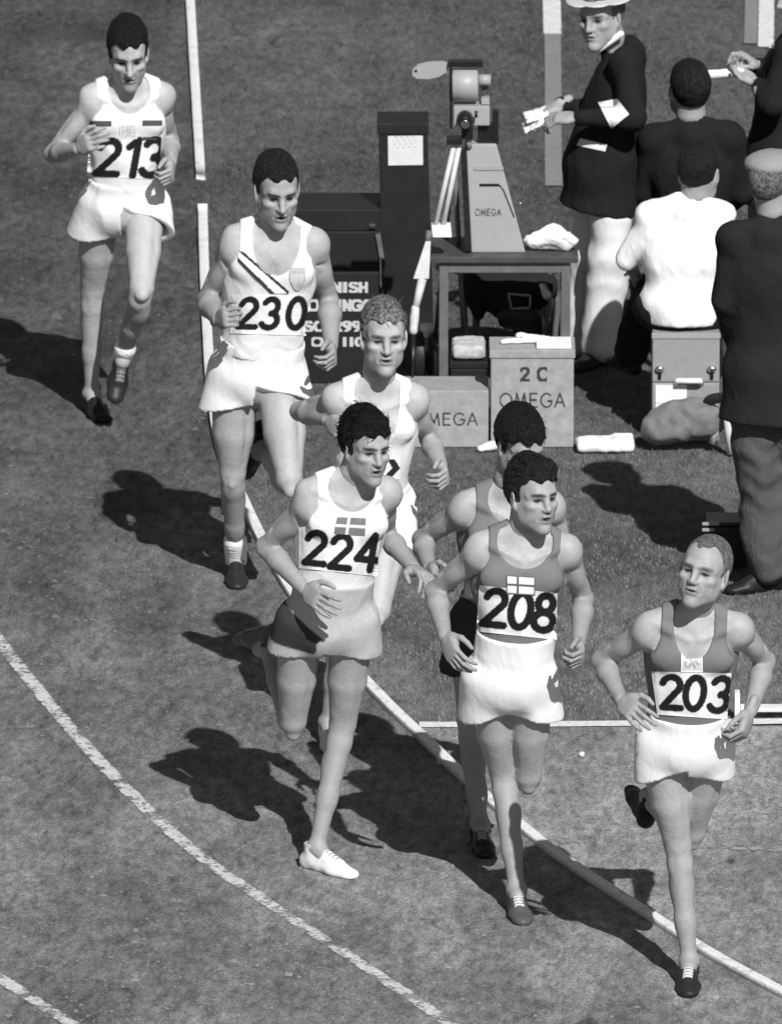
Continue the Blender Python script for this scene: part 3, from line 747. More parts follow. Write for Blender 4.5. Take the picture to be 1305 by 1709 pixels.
# ------------------------------------------------------------------ ground
def cr(pts, n=8):
    P = [np.array(p, float) for p in pts]; P = [2 * P[0] - P[1]] + P + [2 * P[-1] - P[-2]]; out = []
    for i in range(1, len(P) - 2):
        for k in range(n):
            t = k / n; a, b, c, d = P[i - 1:i + 3]
            out.append(.5 * (2 * b + (c - a) * t + (2 * a - 5 * b + 4 * c - d) * t * t + (3 * b - a - 3 * c + d) * t ** 3))
    out.append(P[-2]); return np.array(out)
def ngon(name, pts, z, mat, kind='structure'):
    me = bpy.data.meshes.new(name); me.from_pydata([(p[0], p[1], z) for p in pts], [], [list(range(len(pts)))]); me.materials.append(mat)
    o = bpy.data.objects.new(name, me); COL.objects.link(o); o['kind'] = kind; return o
def ground_mat(name, base, streak, far, dark=.5):
    m, t, b = newmat(name); co = objco(t)
    sp = N(t, 'ShaderNodeSeparateXYZ'); t.links.new(co, sp.inputs[0])
    mp = N(t, 'ShaderNodeMapping'); mp.inputs['Scale'].default_value = (1, .35, 1); t.links.new(co, mp.inputs['Vector'])
    big = noise(t, .55, 5, .6, co, .4); mid = noise(t, 3.0, 6, .65, mp.outputs[0], .5); fine = noise(t, 22, 6, .7, mp.outputs[0]); grit = noise(t, 110, 4, .7, co)
    c = mth(t, 'MULTIPLY', ramp(t, big, [(.32, .68), (.66, 1.20)]), ramp(t, mid, [(.3, 1 - streak), (.62, 1 + streak * .5)]))
    c = mth(t, 'MULTIPLY', c, ramp(t, fine, [(.34, .58), (.66, 1.32)])); c = mth(t, 'MULTIPLY', c, ramp(t, grit, [(.34, .60), (.66, 1.40)]))
    sc = N(t, 'ShaderNodeMapping'); sc.inputs['Scale'].default_value = (1, .30, 1); sc.inputs['Rotation'].default_value = (0, 0, .5); t.links.new(co, sc.inputs['Vector'])
    scuff = noise(t, 9, 3, .6, sc.outputs[0], .8); c = mth(t, 'MULTIPLY', c, ramp(t, scuff, [(.26, .45), (.36, 1.0)]))
    print_ = noise(t, 5.5, 2, .4, mp.outputs[0], 1.5); c = mth(t, 'MULTIPLY', c, ramp(t, print_, [(.66, 1.0), (.76, 1.35)]))
    # ground colour gets darker towards the far bend
    w = mth(t, 'ADD', sp.outputs['Y'], mth(t, 'MULTIPLY', mth(t, 'SUBTRACT', big, .5), 3.0))
    mr = N(t, 'ShaderNodeMapRange'); mr.inputs[1].default_value = far[0]; mr.inputs[2].default_value = far[1]; mr.inputs[3].default_value = 1; mr.inputs[4].default_value = dark
    t.links.new(w, mr.inputs[0]); c = mth(t, 'MULTIPLY', c, mr.outputs[0]); c = mth(t, 'MULTIPLY', c, base)
    t.links.new(c, b.inputs['Base Color']); b.inputs['Roughness'].default_value = .95; b.inputs['Specular IOR Level'].default_value = .1
    h = mth(t, 'ADD', mth(t, 'MULTIPLY', mid, .6), mth(t, 'ADD', mth(t, 'MULTIPLY', fine, .7), mth(t, 'MULTIPLY', grit, .35)))
    h = mth(t, 'ADD', h, mth(t, 'MULTIPLY', scuff, .6)); bump(t, b, h, .9, .035); return m
YB = GP(652, 1709)[1]; YT = GP(652, 0)[1]
M['grass_soil'] = ground_mat('mown_grass', .28, .38, (40, 52), .42)
M['cinder'] = ground_mat('cinder', .30, .40, (41, 52), .33)
M['cinder2'] = ground_mat('cinder_runup', .32, .20, (30, 200), .9)
me = bpy.data.meshes.new('ground'); me.from_pydata([(-600, -200, 0), (600, -200, 0), (600, 1200, 0), (-600, 1200, 0)], [], [(0, 1, 2, 3)]); me.materials.append(M['grass_soil'])
gr = bpy.data.objects.new('ground', me); COL.objects.link(gr); gr['kind'] = 'structure'
kpx = [(290, -260), (303, -130), (311, -50), (317, 0), (323, 100), (329, 200), (335, 300), (338, 350), (341, 450), (346, 560), (353, 660), (370, 760), (410, 850), (434, 900), (475, 975), (522, 1045), (565, 1098),
       (614, 1148), (660, 1195), (704, 1236), (768, 1298), (820, 1345), (872, 1388), (925, 1430), (1005, 1484), (1100, 1545), (1190, 1602), (1305, 1664), (1440, 1732), (1600, 1810)]
kc = cr(kpx, 6); KW = np.array([GP(x, y) for x, y in kc])
n_ = np.gradient(KW[:, :2], axis=0); n_ = np.stack([-n_[:, 1], n_[:, 0]], 1) / np.linalg.norm(n_, axis=1)[:, None]
left = KW[:, :2] - n_ * 0   # track lies on the photo-left side of the kerb
poly = [(p[0], p[1]) for p in left] + [(8, 22), (-30, 22), (-30, 75), (KW[0][0] - 1.5, 75)]
ngon('track', poly, .004, M['cinder'])
iK = int(np.argmin(np.abs(kc[:, 1] - 1214)))
poly = [(p[0], p[1]) for p in KW[iK:, :2]] + [(12, 30), (12, GP(1305, 1213)[1])]
ngon('run_up', poly, .0042, M['cinder2'])

# raised white kerb boards along the inside of the track
kerb = empty('track_kerb', (KW[40][0], KW[40][1], 0), 'low raised white kerb boards curving along the inside edge of the track', 'kerb')
m, t, b = newmat('kerb_paint'); co = objco(t)
c = mth(t, 'MULTIPLY', ramp(t, noise(t, 14, 5, .7, co), [(.30, .42), (.46, .72)]), ramp(t, noise(t, 70, 4, .7, co), [(.3, .75), (.6, 1.05)]))
t.links.new(c, b.inputs['Base Color']); b.inputs['Roughness'].default_value = .8; bump(t, b, noise(t, 60, 4, .6, co), .5, .006); M['kerb'] = m
ENDS = (int(np.argmin(np.abs(kc[:, 1] - 303))), int(np.argmin(np.abs(kc[:, 1] - 350))))
def kerb_board(i0, i1, hz=.028, hw=.021):
    V = []; F = []
    for i in range(i0, i1 + 1):
        p = KW[i, :2]; q = n_[i]; wv = 1 + .02 * math.sin(i * 1.7)
        for (s, z) in ((-1, 0.0), (-1, hz * .97), (-.93, hz), (.93, hz), (1, hz * .97), (1, 0.0)): V.append((p[0] + q[0] * hw * s * wv, p[1] + q[1] * hw * s * wv, z + .001))
    n = i1 - i0 + 1
    for i in range(n - 1):
        for k in range(6): a = i * 6; F.append((a + k, a + (k + 1) % 6, a + 6 + (k + 1) % 6, a + 6 + k))
    e = (n - 1) * 6
    if i0 in ENDS: F.append((0, 1, 2, 3)); F.append((0, 3, 4, 5))
    if i1 in ENDS: F.append((e + 3, e + 2, e + 1, e)); F.append((e + 5, e + 4, e + 3, e))
    link_mesh('board', np.array(V), np.array(F), M['kerb'], kerb, smooth=False)
yk = kc[:, 1]; gap = int(np.argmin(np.abs(yk - 303))), int(np.argmin(np.abs(yk - 350)))
brk = [0, 8, 18, 28, gap[0]]; 
for a, b_ in zip(brk[:-1], brk[1:]):
    if b_ > a: kerb_board(a, b_)
rest = list(range(gap[1], len(kc) - 1, 13)) + [len(kc) - 1]
for j, (a, b_) in enumerate(zip(rest[:-1], rest[1:])): kerb_board(a, b_ if b_ == len(kc) - 1 else b_)
# chalk lane lines, worn and broken
def chalk_mat(name, cov, base=.5):
    m, t, b = newmat(name); co = objco(t)
    f = noise(t, 7, 6, .7, co, .3); g = noise(t, 60, 4, .7, co); s = mth(t, 'ADD', mth(t, 'MULTIPLY', f, .62), mth(t, 'MULTIPLY', g, .38))
    at = N(t, 'ShaderNodeAttribute'); at.attribute_name = 'tone'
    s = mth(t, 'ADD', s, mth(t, 'MULTIPLY', at.outputs['Fac'], .30))
    a = ramp(t, s, [(cov, 0), (cov + .10, 1)]); b.inputs['Base Color'].default_value = grey(base); b.inputs['Roughness'].default_value = .95
    t.links.new(mth(t, 'MULTIPLY', ramp(t, g, [(.3, base * .7), (.6, base * 1.1)]), 1.0), b.inputs['Base Color']); t.links.new(a, b.inputs['Alpha']); return m
M['chalk'] = chalk_mat('lane_chalk', .70, .50); M['chalk_faint'] = chalk_mat('faint_chalk', .78, .30); M['chalk_clean'] = chalk_mat('clean_chalk', .42, .62)
def strip(name, px, w, mat, z=.008, n=10):
    c = cr(px, n); P = np.array([GP(x, y) for x, y in c]); d = np.gradient(P[:, :2], axis=0); q = np.stack([-d[:, 1], d[:, 0]], 1) / np.linalg.norm(d, axis=1)[:, None]
    V = []; F = []; T = []; ks = (-1, -.6, 0, .6, 1); tn = (0, .85, 1, .85, 0)
    for i in range(len(P)):
        for k, tt in zip(ks, tn): V.append((P[i][0] + q[i][0] * w / 2 * k, P[i][1] + q[i][1] * w / 2 * k, z)); T.append(tt)
    for i in range(len(P) - 1):
        for k in range(4): a = i * 5 + k; F.append((a, a + 1, a + 6, a + 5))
    o = link_mesh(name, np.array(V), np.array(F), mat, None, T, smooth=False); o['kind'] = 'structure'; return o
strip('lane_line', [(-140, 870), (-70, 980), (0, 1075), (75, 1168), (160, 1267), (260, 1368), (345, 1440), (430, 1499), (600, 1611), (745, 1709), (860, 1785), (960, 1850)], .085, M['chalk'])
strip('lane_line', [(-160, 1530), (-60, 1592), (0, 1636), (60, 1675), (112, 1709), (200, 1765)], .085, M['chalk'])
strip('run_up_line', [(700, 1213), (800, 1213), (920, 1212), (1055, 1211), (1200, 1209), (1320, 1207), (1500, 1204)], .075, M['chalk_clean'], .009)
strip('worn_line', [(880, 1402), (990, 1408), (1120, 1412), (1230, 1418), (1320, 1425), (1500, 1436)], .16, M['chalk_faint'], .009)
M['chalk_dim'] = chalk_mat('shaded_chalk', .34, .20)  # dim grey stands in for shade on parts of the infield strips
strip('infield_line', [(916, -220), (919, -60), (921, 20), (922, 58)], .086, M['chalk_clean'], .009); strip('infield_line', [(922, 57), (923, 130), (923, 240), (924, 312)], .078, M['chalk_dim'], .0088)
strip('infield_line', [(1279, -200), (1279, 0), (1278, 80)], .075, M['chalk_clean'], .009); strip('infield_line', [(1256, -200), (1254, 0), (1252, 74)], .062, M['chalk_dim'], .0088)
strip('worn_line', [(-40, 1222), (20, 1219), (60, 1216)], .07, M['chalk_faint'], .009)

# grass tufts: short blades over the infield, thinner on the trodden parts
def inside_curve(X, Y):   # True on the infield side of the kerb
    xs = np.interp(-Y, -KW[::-1, 1][::-1], KW[::-1, 0][::-1]) if False else np.interp(Y, KW[::-1, 1], KW[::-1, 0])
    return X > xs
def blades(name, n, xr, yr, test, hgt, wid, mat, seed, zb=0.0):
    rng = np.random.default_rng(seed); X = rng.uniform(*xr, n); Y = rng.uniform(*yr, n); ok = test(X, Y); X, Y = X[ok], Y[ok]
    cl = np.sin(X * 5.1 + 2 * np.sin(Y * 3.3)) * np.sin(Y * 4.3 + 2 * np.sin(X * 2.7)); ok = rng.random(len(X)) < .62 + .38 * cl; X, Y = X[ok], Y[ok]
    k = len(X); a = rng.uniform(0, 2 * math.pi, k); h = hgt * rng.uniform(.4, 1.2, k); w = wid * rng.uniform(.6, 1.3, k); l = rng.uniform(.2, 1.0, k) * h; b = rng.uniform(0, 2 * math.pi, k)
    V = np.zeros((k, 3, 3)); V[:, 0] = np.stack([X - np.cos(a) * w, Y - np.sin(a) * w, np.full(k, zb)], 1); V[:, 1] = np.stack([X + np.cos(a) * w, Y + np.sin(a) * w, np.full(k, zb)], 1)
    V[:, 2] = np.stack([X + np.cos(b) * l, Y + np.sin(b) * l, zb + h], 1)
    return link_mesh(name, V.reshape(-1, 3), np.arange(3 * k).reshape(-1, 3), mat, None, None, smooth=False, kind='stuff')
m, t, b = newmat('grass_blade'); co = objco(t); sp = N(t, 'ShaderNodeSeparateXYZ'); t.links.new(co, sp.inputs[0])
mr = N(t, 'ShaderNodeMapRange'); mr.inputs[1].default_value = 41; mr.inputs[2].default_value = 53; mr.inputs[3].default_value = .28; mr.inputs[4].default_value = .11; t.links.new(sp.outputs['Y'], mr.inputs[0])
t.links.new(mth(t, 'MULTIPLY', mr.outputs[0], ramp(t, noise(t, 4, 5, .7, co), [(.3, .7), (.7, 1.25)])), b.inputs['Base Color']); b.inputs['Roughness'].default_value = .8; b.inputs['Specular IOR Level'].default_value = .15; M['blade'] = m
ylim = GP(1000, 1206)[1]
blades('grass', 300000, (-1.2, 2.2), (ylim, YT + 3), lambda X, Y: inside_curve(X, Y) & (Y > ylim), .014, .0024, M['blade'], 5)
# loose cinders and clods on the running surface
def clods(name, n, xr, yr, test, r, mat, seed):
    rng = np.random.default_rng(seed); X = rng.uniform(*xr, n); Y = rng.uniform(*yr, n); ok = test(X, Y); X, Y = X[ok], Y[ok]
    cl = np.sin(X * 2.1 + 2 * np.sin(Y * 1.3)) * np.sin(Y * 2.3 + 2 * np.sin(X * 1.7)); ok = rng.random(len(X)) < .5 + .5 * cl; X, Y = X[ok], Y[ok]
    k = len(X); rr = r * rng.lognormal(0, .5, k); ang = rng.uniform(0, 6.28, k); V = np.zeros((k, 5, 3)); z = .005
    for j in range(4):
        a = ang + j * math.pi / 2; q = rr * rng.uniform(.7, 1.4, k); V[:, j] = np.stack([X + np.cos(a) * q, Y + np.sin(a) * q, np.full(k, z)], 1)
    V[:, 4] = np.stack([X + rng.normal(0, .2, k) * rr, Y + rng.normal(0, .2, k) * rr, z + rr * rng.uniform(.4, 1.0, k)], 1)
    i = np.arange(k)[:, None] * 5; F = np.concatenate([i + np.array([[0, 1, 4]]), i + np.array([[1, 2, 4]]), i + np.array([[2, 3, 4]]), i + np.array([[3, 0, 4]])])
    return link_mesh(name, V.reshape(-1, 3), F, mat, None, None, smooth=False, kind='stuff')
m, t, b = newmat('clod'); co = objco(t); sp = N(t, 'ShaderNodeSeparateXYZ'); t.links.new(co, sp.inputs[0])
mr = N(t, 'ShaderNodeMapRange'); mr.inputs[1].default_value = 42; mr.inputs[2].default_value = 54; mr.inputs[3].default_value = .20; mr.inputs[4].default_value = .08; t.links.new(sp.outputs['Y'], mr.inputs[0])
t.links.new(mth(t, 'MULTIPLY', mr.outputs[0], ramp(t, noise(t, 8, 4, .7, co), [(.3, .5), (.7, 1.3)])), b.inputs['Base Color']); b.inputs['Roughness'].default_value = .95; M['clod'] = m
clods('loose_cinders', 48000, (-1.9, 2.2), (YB - 1, YT + 2), lambda X, Y: ~inside_curve(X, Y), .0046, M['clod'], 21)
clods('loose_cinders', 9000, (-.2, 2.2), (YB - 1, ylim - .1), lambda X, Y: inside_curve(X, Y), .0040, M['clod'], 22)

# ------------------------------------------------------------------ object helpers
import bmesh
def bm_obj(name, bm, mat, parent, smooth=False):
    pl = Vector(parent_loc(parent)) if parent is not None else Vector((0, 0, 0))
    for v in bm.verts: v.co -= pl
    me = bpy.data.meshes.new(name); bm.normal_update(); bm.to_mesh(me); bm.free(); me.materials.append(mat)
    if smooth:
        for p in me.polygons: p.use_smooth = True
    o = bpy.data.objects.new(name, me); COL.objects.link(o)
    if parent is not None: o.parent = parent
    return o
def hexa(name, c8, mat, parent, bev=.006):
    """c8: bottom bl,br,tr(back),tl(back) then the same on top"""
    bm = bmesh.new(); v = [bm.verts.new(tuple(p)) for p in c8]
    for f in ((3, 2, 1, 0), (4, 5, 6, 7), (0, 1, 5, 4), (1, 2, 6, 5), (2, 3, 7, 6), (3, 0, 4, 7)): bm.faces.new([v[i] for i in f])
    if bev: bmesh.ops.bevel(bm, geom=list(bm.edges), offset=bev, segments=2, affect='EDGES', profile=.7)
    return bm_obj(name, bm, mat, parent)
def bx(name, x0, x1, y0, y1, z0, z1, mat, parent, bev=.004):
    return hexa(name, [(x0, y0, z0), (x1, y0, z0), (x1, y1, z0), (x0, y1, z0), (x0, y0, z1), (x1, y0, z1), (x1, y1, z1), (x0, y1, z1)], mat, parent, bev)
def PX(a, b, ytop, ybase):          # photo rectangle standing on the ground -> x0, x1, Y, ztop
    g = GP((a + b) / 2, ybase); Y = g[1]; return W(a, ybase, Y)[0], W(b, ybase, Y)[0], Y, W((a + b) / 2, ytop, Y)[2]
def tube(name, pts, r, mat, parent, seg=10, cap=True):
    pts = [np.array(p, float) for p in pts]; rr = r if isinstance(r, (list, tuple)) else [r] * len(pts); V = []; F = []
    for i, p in enumerate(pts):
        d = nrm((pts[min(i + 1, len(pts) - 1)] - pts[max(i - 1, 0)])); a = nrm(np.cross(d, [0, 0, 1] if abs(d[2]) < .9 else [1, 0, 0])); b = np.cross(d, a)
        for k in range(seg): t = 2 * math.pi * k / seg; V.append(p + (a * math.cos(t) + b * math.sin(t)) * rr[i])
    for i in range(len(pts) - 1):
        for k in range(seg): F.append((i * seg + k, i * seg + (k + 1) % seg, (i + 1) * seg + (k + 1) % seg, (i + 1) * seg + k))
    bm = bmesh.new(); vs = [bm.verts.new(tuple(v)) for v in V]
    for f in F: bm.faces.new([vs[i] for i in f])
    if cap: bm.faces.new([vs[k] for k in range(seg)][::-1]); bm.faces.new([vs[(len(pts) - 1) * seg + k] for k in range(seg)])
    bmesh.ops.recalc_face_normals(bm, faces=bm.faces)
    o = bm_obj(name, bm, mat, parent)
    for p in o.data.polygons: p.use_smooth = len(p.vertices) == 4
    return o
def bar(name, a, b, w, t, mat, parent, up=(0, -1, 0)):
    a = np.array(a, float); b = np.array(b, float); d = nrm(b - a); u = nrm(np.array(up) - d * (np.array(up) @ d)); x = np.cross(d, u)
    c = [a - x * w + u * t, a + x * w + u * t, a + x * w - u * t, a - x * w - u * t, b - x * w + u * t, b + x * w + u * t, b + x * w - u * t, b - x * w - u * t]
    bm = bmesh.new(); v = [bm.verts.new(tuple(p)) for p in c]
    for f in ((3, 2, 1, 0), (4, 5, 6, 7), (0, 1, 5, 4), (1, 2, 6, 5), (2, 3, 7, 6), (3, 0, 4, 7)): bm.faces.new([v[i] for i in f])
    bmesh.ops.recalc_face_normals(bm, faces=bm.faces)
    return bm_obj(name, bm, mat, parent)
def text_panel(name, text, px0, py0, px1, py1, Y, parent, tone=.05, th=.10, slant=0, off=.002, mat=None, wd=.9, gap=.16, blur=0):
    """lettering painted on an upright face at depth Y, between photo points (px0,py0) top left and (px1,py1) bottom right"""
    A = W(px0, py1, Y); B = W(px1, py1, Y); w = B[0] - A[0]; h = W(px0, py0, Y)[2] - A[2]
    adv = []; x = 0
    for ch in text:
        if ch == ' ': x += .7; continue
        adv.append((ch, x)); x += {'M': .84, 'O': .84, 'G': .80, 'A': .72, 'I': .4}.get(ch, .62) + gap
    k = w / ((x - gap) * h)
    def paint(U, V):
        D = np.full(U.shape, 9.)
        for ch, xx in adv: D = np.minimum(D, glyph(U, V, ch, xx * h * k, 0, h, k, slant))
        T = np.where(D < th, tone, np.nan); return T
    return panel(name, (A[0], Y - off, A[2]), (1, 0, 0), (0, 0, 1), w, h, paint, mat or M['ink'], parent, step=.0022)
def blob(name, prims, vox, mat, parent, amp=.004, f=60, flat=None, seed=0, kind=None):
    F = build_prims(prims, vox); X, Y, Z = F.P((slice(None),) * 3)
    n = wn(X, Z, Y, seed + 1.5, base=f * .8, stretch=(1, 1, 1)) * 1.3
    F.F = F.F - (amp * n).astype(np.float32)
    if flat is not None: F.F = np.maximum(F.F, (flat - Z + 0 * X + 0 * Y).astype(np.float32))
    V, Q = F.mesh(); return link_mesh(name, V, Q, mat, parent)
I3 = ((1, 0, 0), (0, 1, 0), (0, 0, 1)); I3 = tuple(np.array(v, float) for v in I3)

# ------------------------------------------------------------------ timing table and its camera
TY = GP(840, 700)[1]                               # front edge of the table
tz = W(840, 428, TY)[2]; tx0 = W(716, 428, TY)[0]; tx1 = W(965, 428, TY)[0]; TD = .36
tab = empty('table', ((tx0 + tx1) / 2, TY + TD / 2, 0), 'dark wooden table carrying the timing camera behind the two stencilled boxes', 'table')
bx('tabletop', tx0, tx1, TY, TY + TD, tz - .028, tz, M['wood_dark'], tab, .005)
lw = .038; ax0 = W(733, 445, TY)[0]; ax1 = W(952, 445, TY)[0]
M['wood_mid'] = simple('worn_wood', .12, .2, 16, .5)
bx('apron', ax0 + lw, ax1 - lw, TY + .022, TY + .040, tz - .075, tz - .030, M['wood_mid'], tab, .003)
bx('apron', ax0 + .01, ax0 + .028, TY + .03 + lw, TY + TD - .03 - lw, tz - .075, tz - .030, M['wood_mid'], tab, .003)
bx('apron', ax1 - .028, ax1 - .01, TY + .03 + lw, TY + TD - .03 - lw, tz - .075, tz - .030, M['wood_mid'], tab, .003)
for xa in (ax0, ax1 - lw):
    for ya in (TY + .02, TY + TD - .06): bx('leg', xa, xa + lw, ya, ya + lw, .004, tz - .030, M['wood_mid'], tab, .004)
# camera housing
hy = TY + .07
def WP(px, py, Y): return W(px, py, Y)
cm = empty('timing_camera', (W(832, 412, hy)[0], hy + .09, tz), 'grey tapering timing camera with a cylindrical head, standing on the dark table', 'camera')
bl = W(787, 412, hy); br = W(877, 412, hy); tl = W(778, 243, hy); tr_ = W(829, 243, hy); zb = tz + .001; zt = tl[2]
d0, d1 = .17, .11
cx8 = [(bl[0], hy, zb), (br[0], hy, zb), (br[0] - .01, hy + d0, zb), (bl[0] - .015, hy + d0, zb), (tl[0], hy + .035, zt), (tr_[0], hy + .035, zt), (tr_[0] - .01, hy + d1, zt), (tl[0] - .01, hy + d1, zt)]
hexa('housing', cx8, M['grey_paint'], cm, .008)
def face(px, py, extra=0):       # point on the sloped front of the housing
    z = W(px, py, hy)[2]; t = (z - zb) / (zt - zb); Y = hy + .035 * t; return W(px, py, Y) + np.array([0, -extra, 0])
bar('ridge', face(791, 280, .001), face(840, 280, .001), .0075, .005, M['grey_paint'], cm)
bar('slot', face(800, 308, .001), face(833, 308, .001), .0055, .002, M['black_metal'], cm)
tube('crease', [face(833, 308, .001), face(840, 316, .001), face(858, 362, .001)], .003, M['black_metal'], cm, 6)
bar('side_plate', np.array([bl[0] - .014, hy + .01, zb + .01]), np.array([tl[0] - .012, hy + .05, zt - .02]), .012, .035, M['black_metal'], cm)
tube('side_screw', [face(866, 338, 0) + np.array([0, 0, 0]), face(871, 338, .012)], .009, M['metal'], cm, 8)
A = face(793, 359, .004); B = face(845, 359, .004); hgt = .030
def omega_small(U, V):
    D = np.full(U.shape, 9.); x = 0
    for ch in 'OMEGA': D = np.minimum(D, glyph(U, V, ch, x, 0, hgt, .78)); x += ({'M': .84, 'O': .84, 'G': .8, 'A': .72}.get(ch, .62) * .78 + .16) * hgt
    return np.where(D < .10, .06, np.nan)
panel('lettering', A, (1, 0, 0), nrm([0, .035, zt - zb]), B[0] - A[0] + .012, hgt, omega_small, M['ink'], cm, step=.0018)
# neck and head of the camera
ny = hy + .07
bx('column', W(797, 200, ny)[0], W(822, 200, ny)[0], ny - .02, ny + .03, zt - .01, W(800, 205, ny)[2], M['black_metal'], cm, .004)
bx('camera_body', W(757, 200, ny)[0], W(817, 200, ny)[0], ny - .055, ny + .05, W(780, 204, ny)[2], W(780, 172, ny)[2], M['grey_paint'], cm, .006)
bx('body_step', W(803, 165, ny)[0], W(817, 165, ny)[0], ny - .03, ny + .03, W(810, 171, ny)[2], W(810, 161, ny)[2], M['grey_paint'], cm, .004)
a = W(754, 141, ny); b_ = W(798, 141, ny); tube('film_drum', [a, a + (b_ - a) * .06, a + (b_ - a) * .94, b_], [.062, .070, .070, .060], M['grey_paint'], cm, 28)
a = W(799, 133, ny); b_ = W(819, 133, ny); tube('crank_knob', [a, b_], [.026, .024], M['grey_paint'], cm, 16)
bar('crank_arm', W(803, 148, ny - .02), W(815, 144, ny - .02), .008, .006, M['black_metal'], cm)
bx('top_rail', W(748, 103, ny)[0], W(806, 103, ny)[0], ny - .03, ny + .02, W(780, 109, ny)[2], W(780, 99, ny)[2], M['black_metal'], cm, .003)
bx('side_rail', W(750, 180, ny)[0], W(755, 180, ny)[0], ny - .03, ny + .02, W(752, 212, ny)[2], W(752, 112, ny)[2], M['black_metal'], cm, .002)
bx('rear_rail', W(822, 180, ny)[0], W(832, 180, ny)[0], ny - .02, ny + .02, W(827, 238, ny)[2], W(827, 182, ny)[2], M['black_metal'], cm, .002)
a = W(776, 196, ny - .06); tube('lens', [a + np.array([0, .02, 0]), a, a + np.array([0, -.07, -.01])], [.03, .034, .026], M['black_metal'], cm, 20)
tube('lens_ring', [a + np.array([0, -.072, -.010]), a + np.array([0, -.078, -.011])], [.020, .018], M['metal'], cm, 16)
tube('focus_wheel', [W(792, 190, ny - .10), W(797, 190, ny - .10)], .015, M['black_metal'], cm, 12)
bx('mount', W(770, 215, ny)[0], W(789, 215, ny)[0], ny - .07, ny - .01, W(780, 226, ny)[2], W(780, 204, ny)[2], M['black_metal'], cm, .004)
tube('mount_post', [W(783, 246, ny - .04), W(781, 222, ny - .04)], .012, M['grey_paint'], cm, 12)
# oval sun shade plate
oc_ = [W(750 - 0, 105, ny), W(740, 101, ny), W(715, 102, ny), W(698, 106, ny), W(689, 114, ny), W(688, 124, ny), W(695, 130, ny), W(715, 131, ny), W(733, 127, ny), W(746, 119, ny)]
bm = bmesh.new(); v0 = [bm.verts.new((p[0], p[1] - .004, p[2])) for p in oc_]; v1 = [bm.verts.new((p[0], p[1] + .004, p[2])) for p in oc_]
bm.faces.new(v0); bm.faces.new(v1[::-1])
for i in range(len(oc_)): j = (i + 1) % len(oc_); bm.faces.new((v0[i], v1[i], v1[j], v0[j]))
bmesh.ops.recalc_face_normals(bm, faces=bm.faces); bm_obj('shade_plate', bm, M['grey_paint'], cm)
p = W(694, 117, ny); tube('plate_hole', [p + np.array([0, -.003, 0]), p + np.array([0, -.007, 0])], .006, M['black_metal'], cm, 10)

# wooden tripod leaning at the table corner
ty = TY - .02
tp = empty('tripod', (W(697, 600, ty - .3)[0], ty - .3, 0), 'pale wooden tripod with split legs leaning at the left corner of the table', 'tripod')
for dx in (0, 13): tube('strut', [W(757 + dx * .7, 245, ty + .05), W(727 + dx, 374, ty)], .011, M['wood_pale'], tp, 8)
bx('head_cap', W(745, 236, ty)[0], W(772, 236, ty)[0], ty + .02, ty + .09, W(757, 243, ty)[2], W(757, 233, ty)[2], M['black_metal'], tp, .003)
hexa('clamp_block', [(W(722, 393, ty)[0], ty - .03, W(722, 393, ty)[2]), (W(754, 393, ty)[0], ty - .03, W(722, 393, ty)[2]), (W(754, 393, ty)[0], ty + .04, W(722, 393, ty)[2]), (W(722, 393, ty)[0], ty + .04, W(722, 393, ty)[2]),
     (W(720, 374, ty)[0], ty - .03, W(722, 374, ty)[2]), (W(752, 374, ty)[0], ty - .03, W(722, 374, ty)[2]), (W(752, 374, ty)[0], ty + .04, W(722, 374, ty)[2]), (W(720, 374, ty)[0], ty + .04, W(722, 374, ty)[2])], M['paper'], tp, .004)
tube('joint', [W(716, 385, ty - .03), W(714, 402, ty - .05)], .014, M['wood_mid'], tp, 8)
a, b_ = W(714, 402, ty - .06), W(704, 464, ty - .10)
hexa('leg_plate', [b_ + np.array([-.036, -.01, 0]), b_ + np.array([.030, -.01, 0]), b_ + np.array([.030, .012, 0]), b_ + np.array([-.036, .012, 0]), a + np.array([-.010, -.01, 0]), a + np.array([.012, -.01, 0]), a + np.array([.012, .012, 0]), a + np.array([-.010, .012, 0])], M['wood_pale'], tp, .003)
tube('leg', [W(705, 465, ty - .10), W(693, 515, ty - .14)], [.019, .015], M['wood_pale'], tp, 10)
blob('foot', [(rc(W(693, 515, ty - .14), W(690, 552, ty - .17), .020, .019), .01)], .006, M['wood_pale'], tp, .001)
tube('spike', [W(690, 555, ty - .17), W(688, 640, ty - .24)], [.010, .005], M['black_metal'], tp, 8)
for (x1, y1, o1) in ((775, 640, .5), (725, 640, .7)): tube('leg', [W(757, 250, ty + .07), W(x1, y1 - 60, ty + o1)], [.012, .010], M['wood_mid'], tp, 8)

# grey boxes with stencilled letters
def crate(x0, x1, yt, yb, dep, label, lines, lid=.0, mat='grey_box'):
    a, b, Y, z = PX(x0, x1, yt, yb); r = empty('box', ((a + b) / 2, Y + dep / 2, 0), label, 'box', 'grey stencilled boxes by the table')
    bx('body', a, b, Y, Y + dep, .004, z - lid, M[mat], r, .006)
    if lid: bx('lid', a - .006, b + .006, Y - .006, Y + dep + .006, z - lid + .001, z + .001, M[mat], r, .005)
    for (tx, p0, p1, p2, p3, th) in lines: text_panel('lettering', tx, p0, p1, p2, p3, Y, r, tone=.045, th=th)
    return r, a, b, Y, z
c2 = crate(819, 957, 584, 748, .22, 'taller grey box stencilled 2C and a maker name, in front of the table', [('2', 868, 612, 884, 636, .13), ('C', 896, 612, 913, 636, .13), ('OMEGA', 834, 655, 943, 680, .075)], lid=.035)
c1 = crate(661, 815, 652, 748, .25, 'lower grey box with a stencilled maker name, left of the taller box', [('OMEGA', 690, 688, 797, 710, .075)])
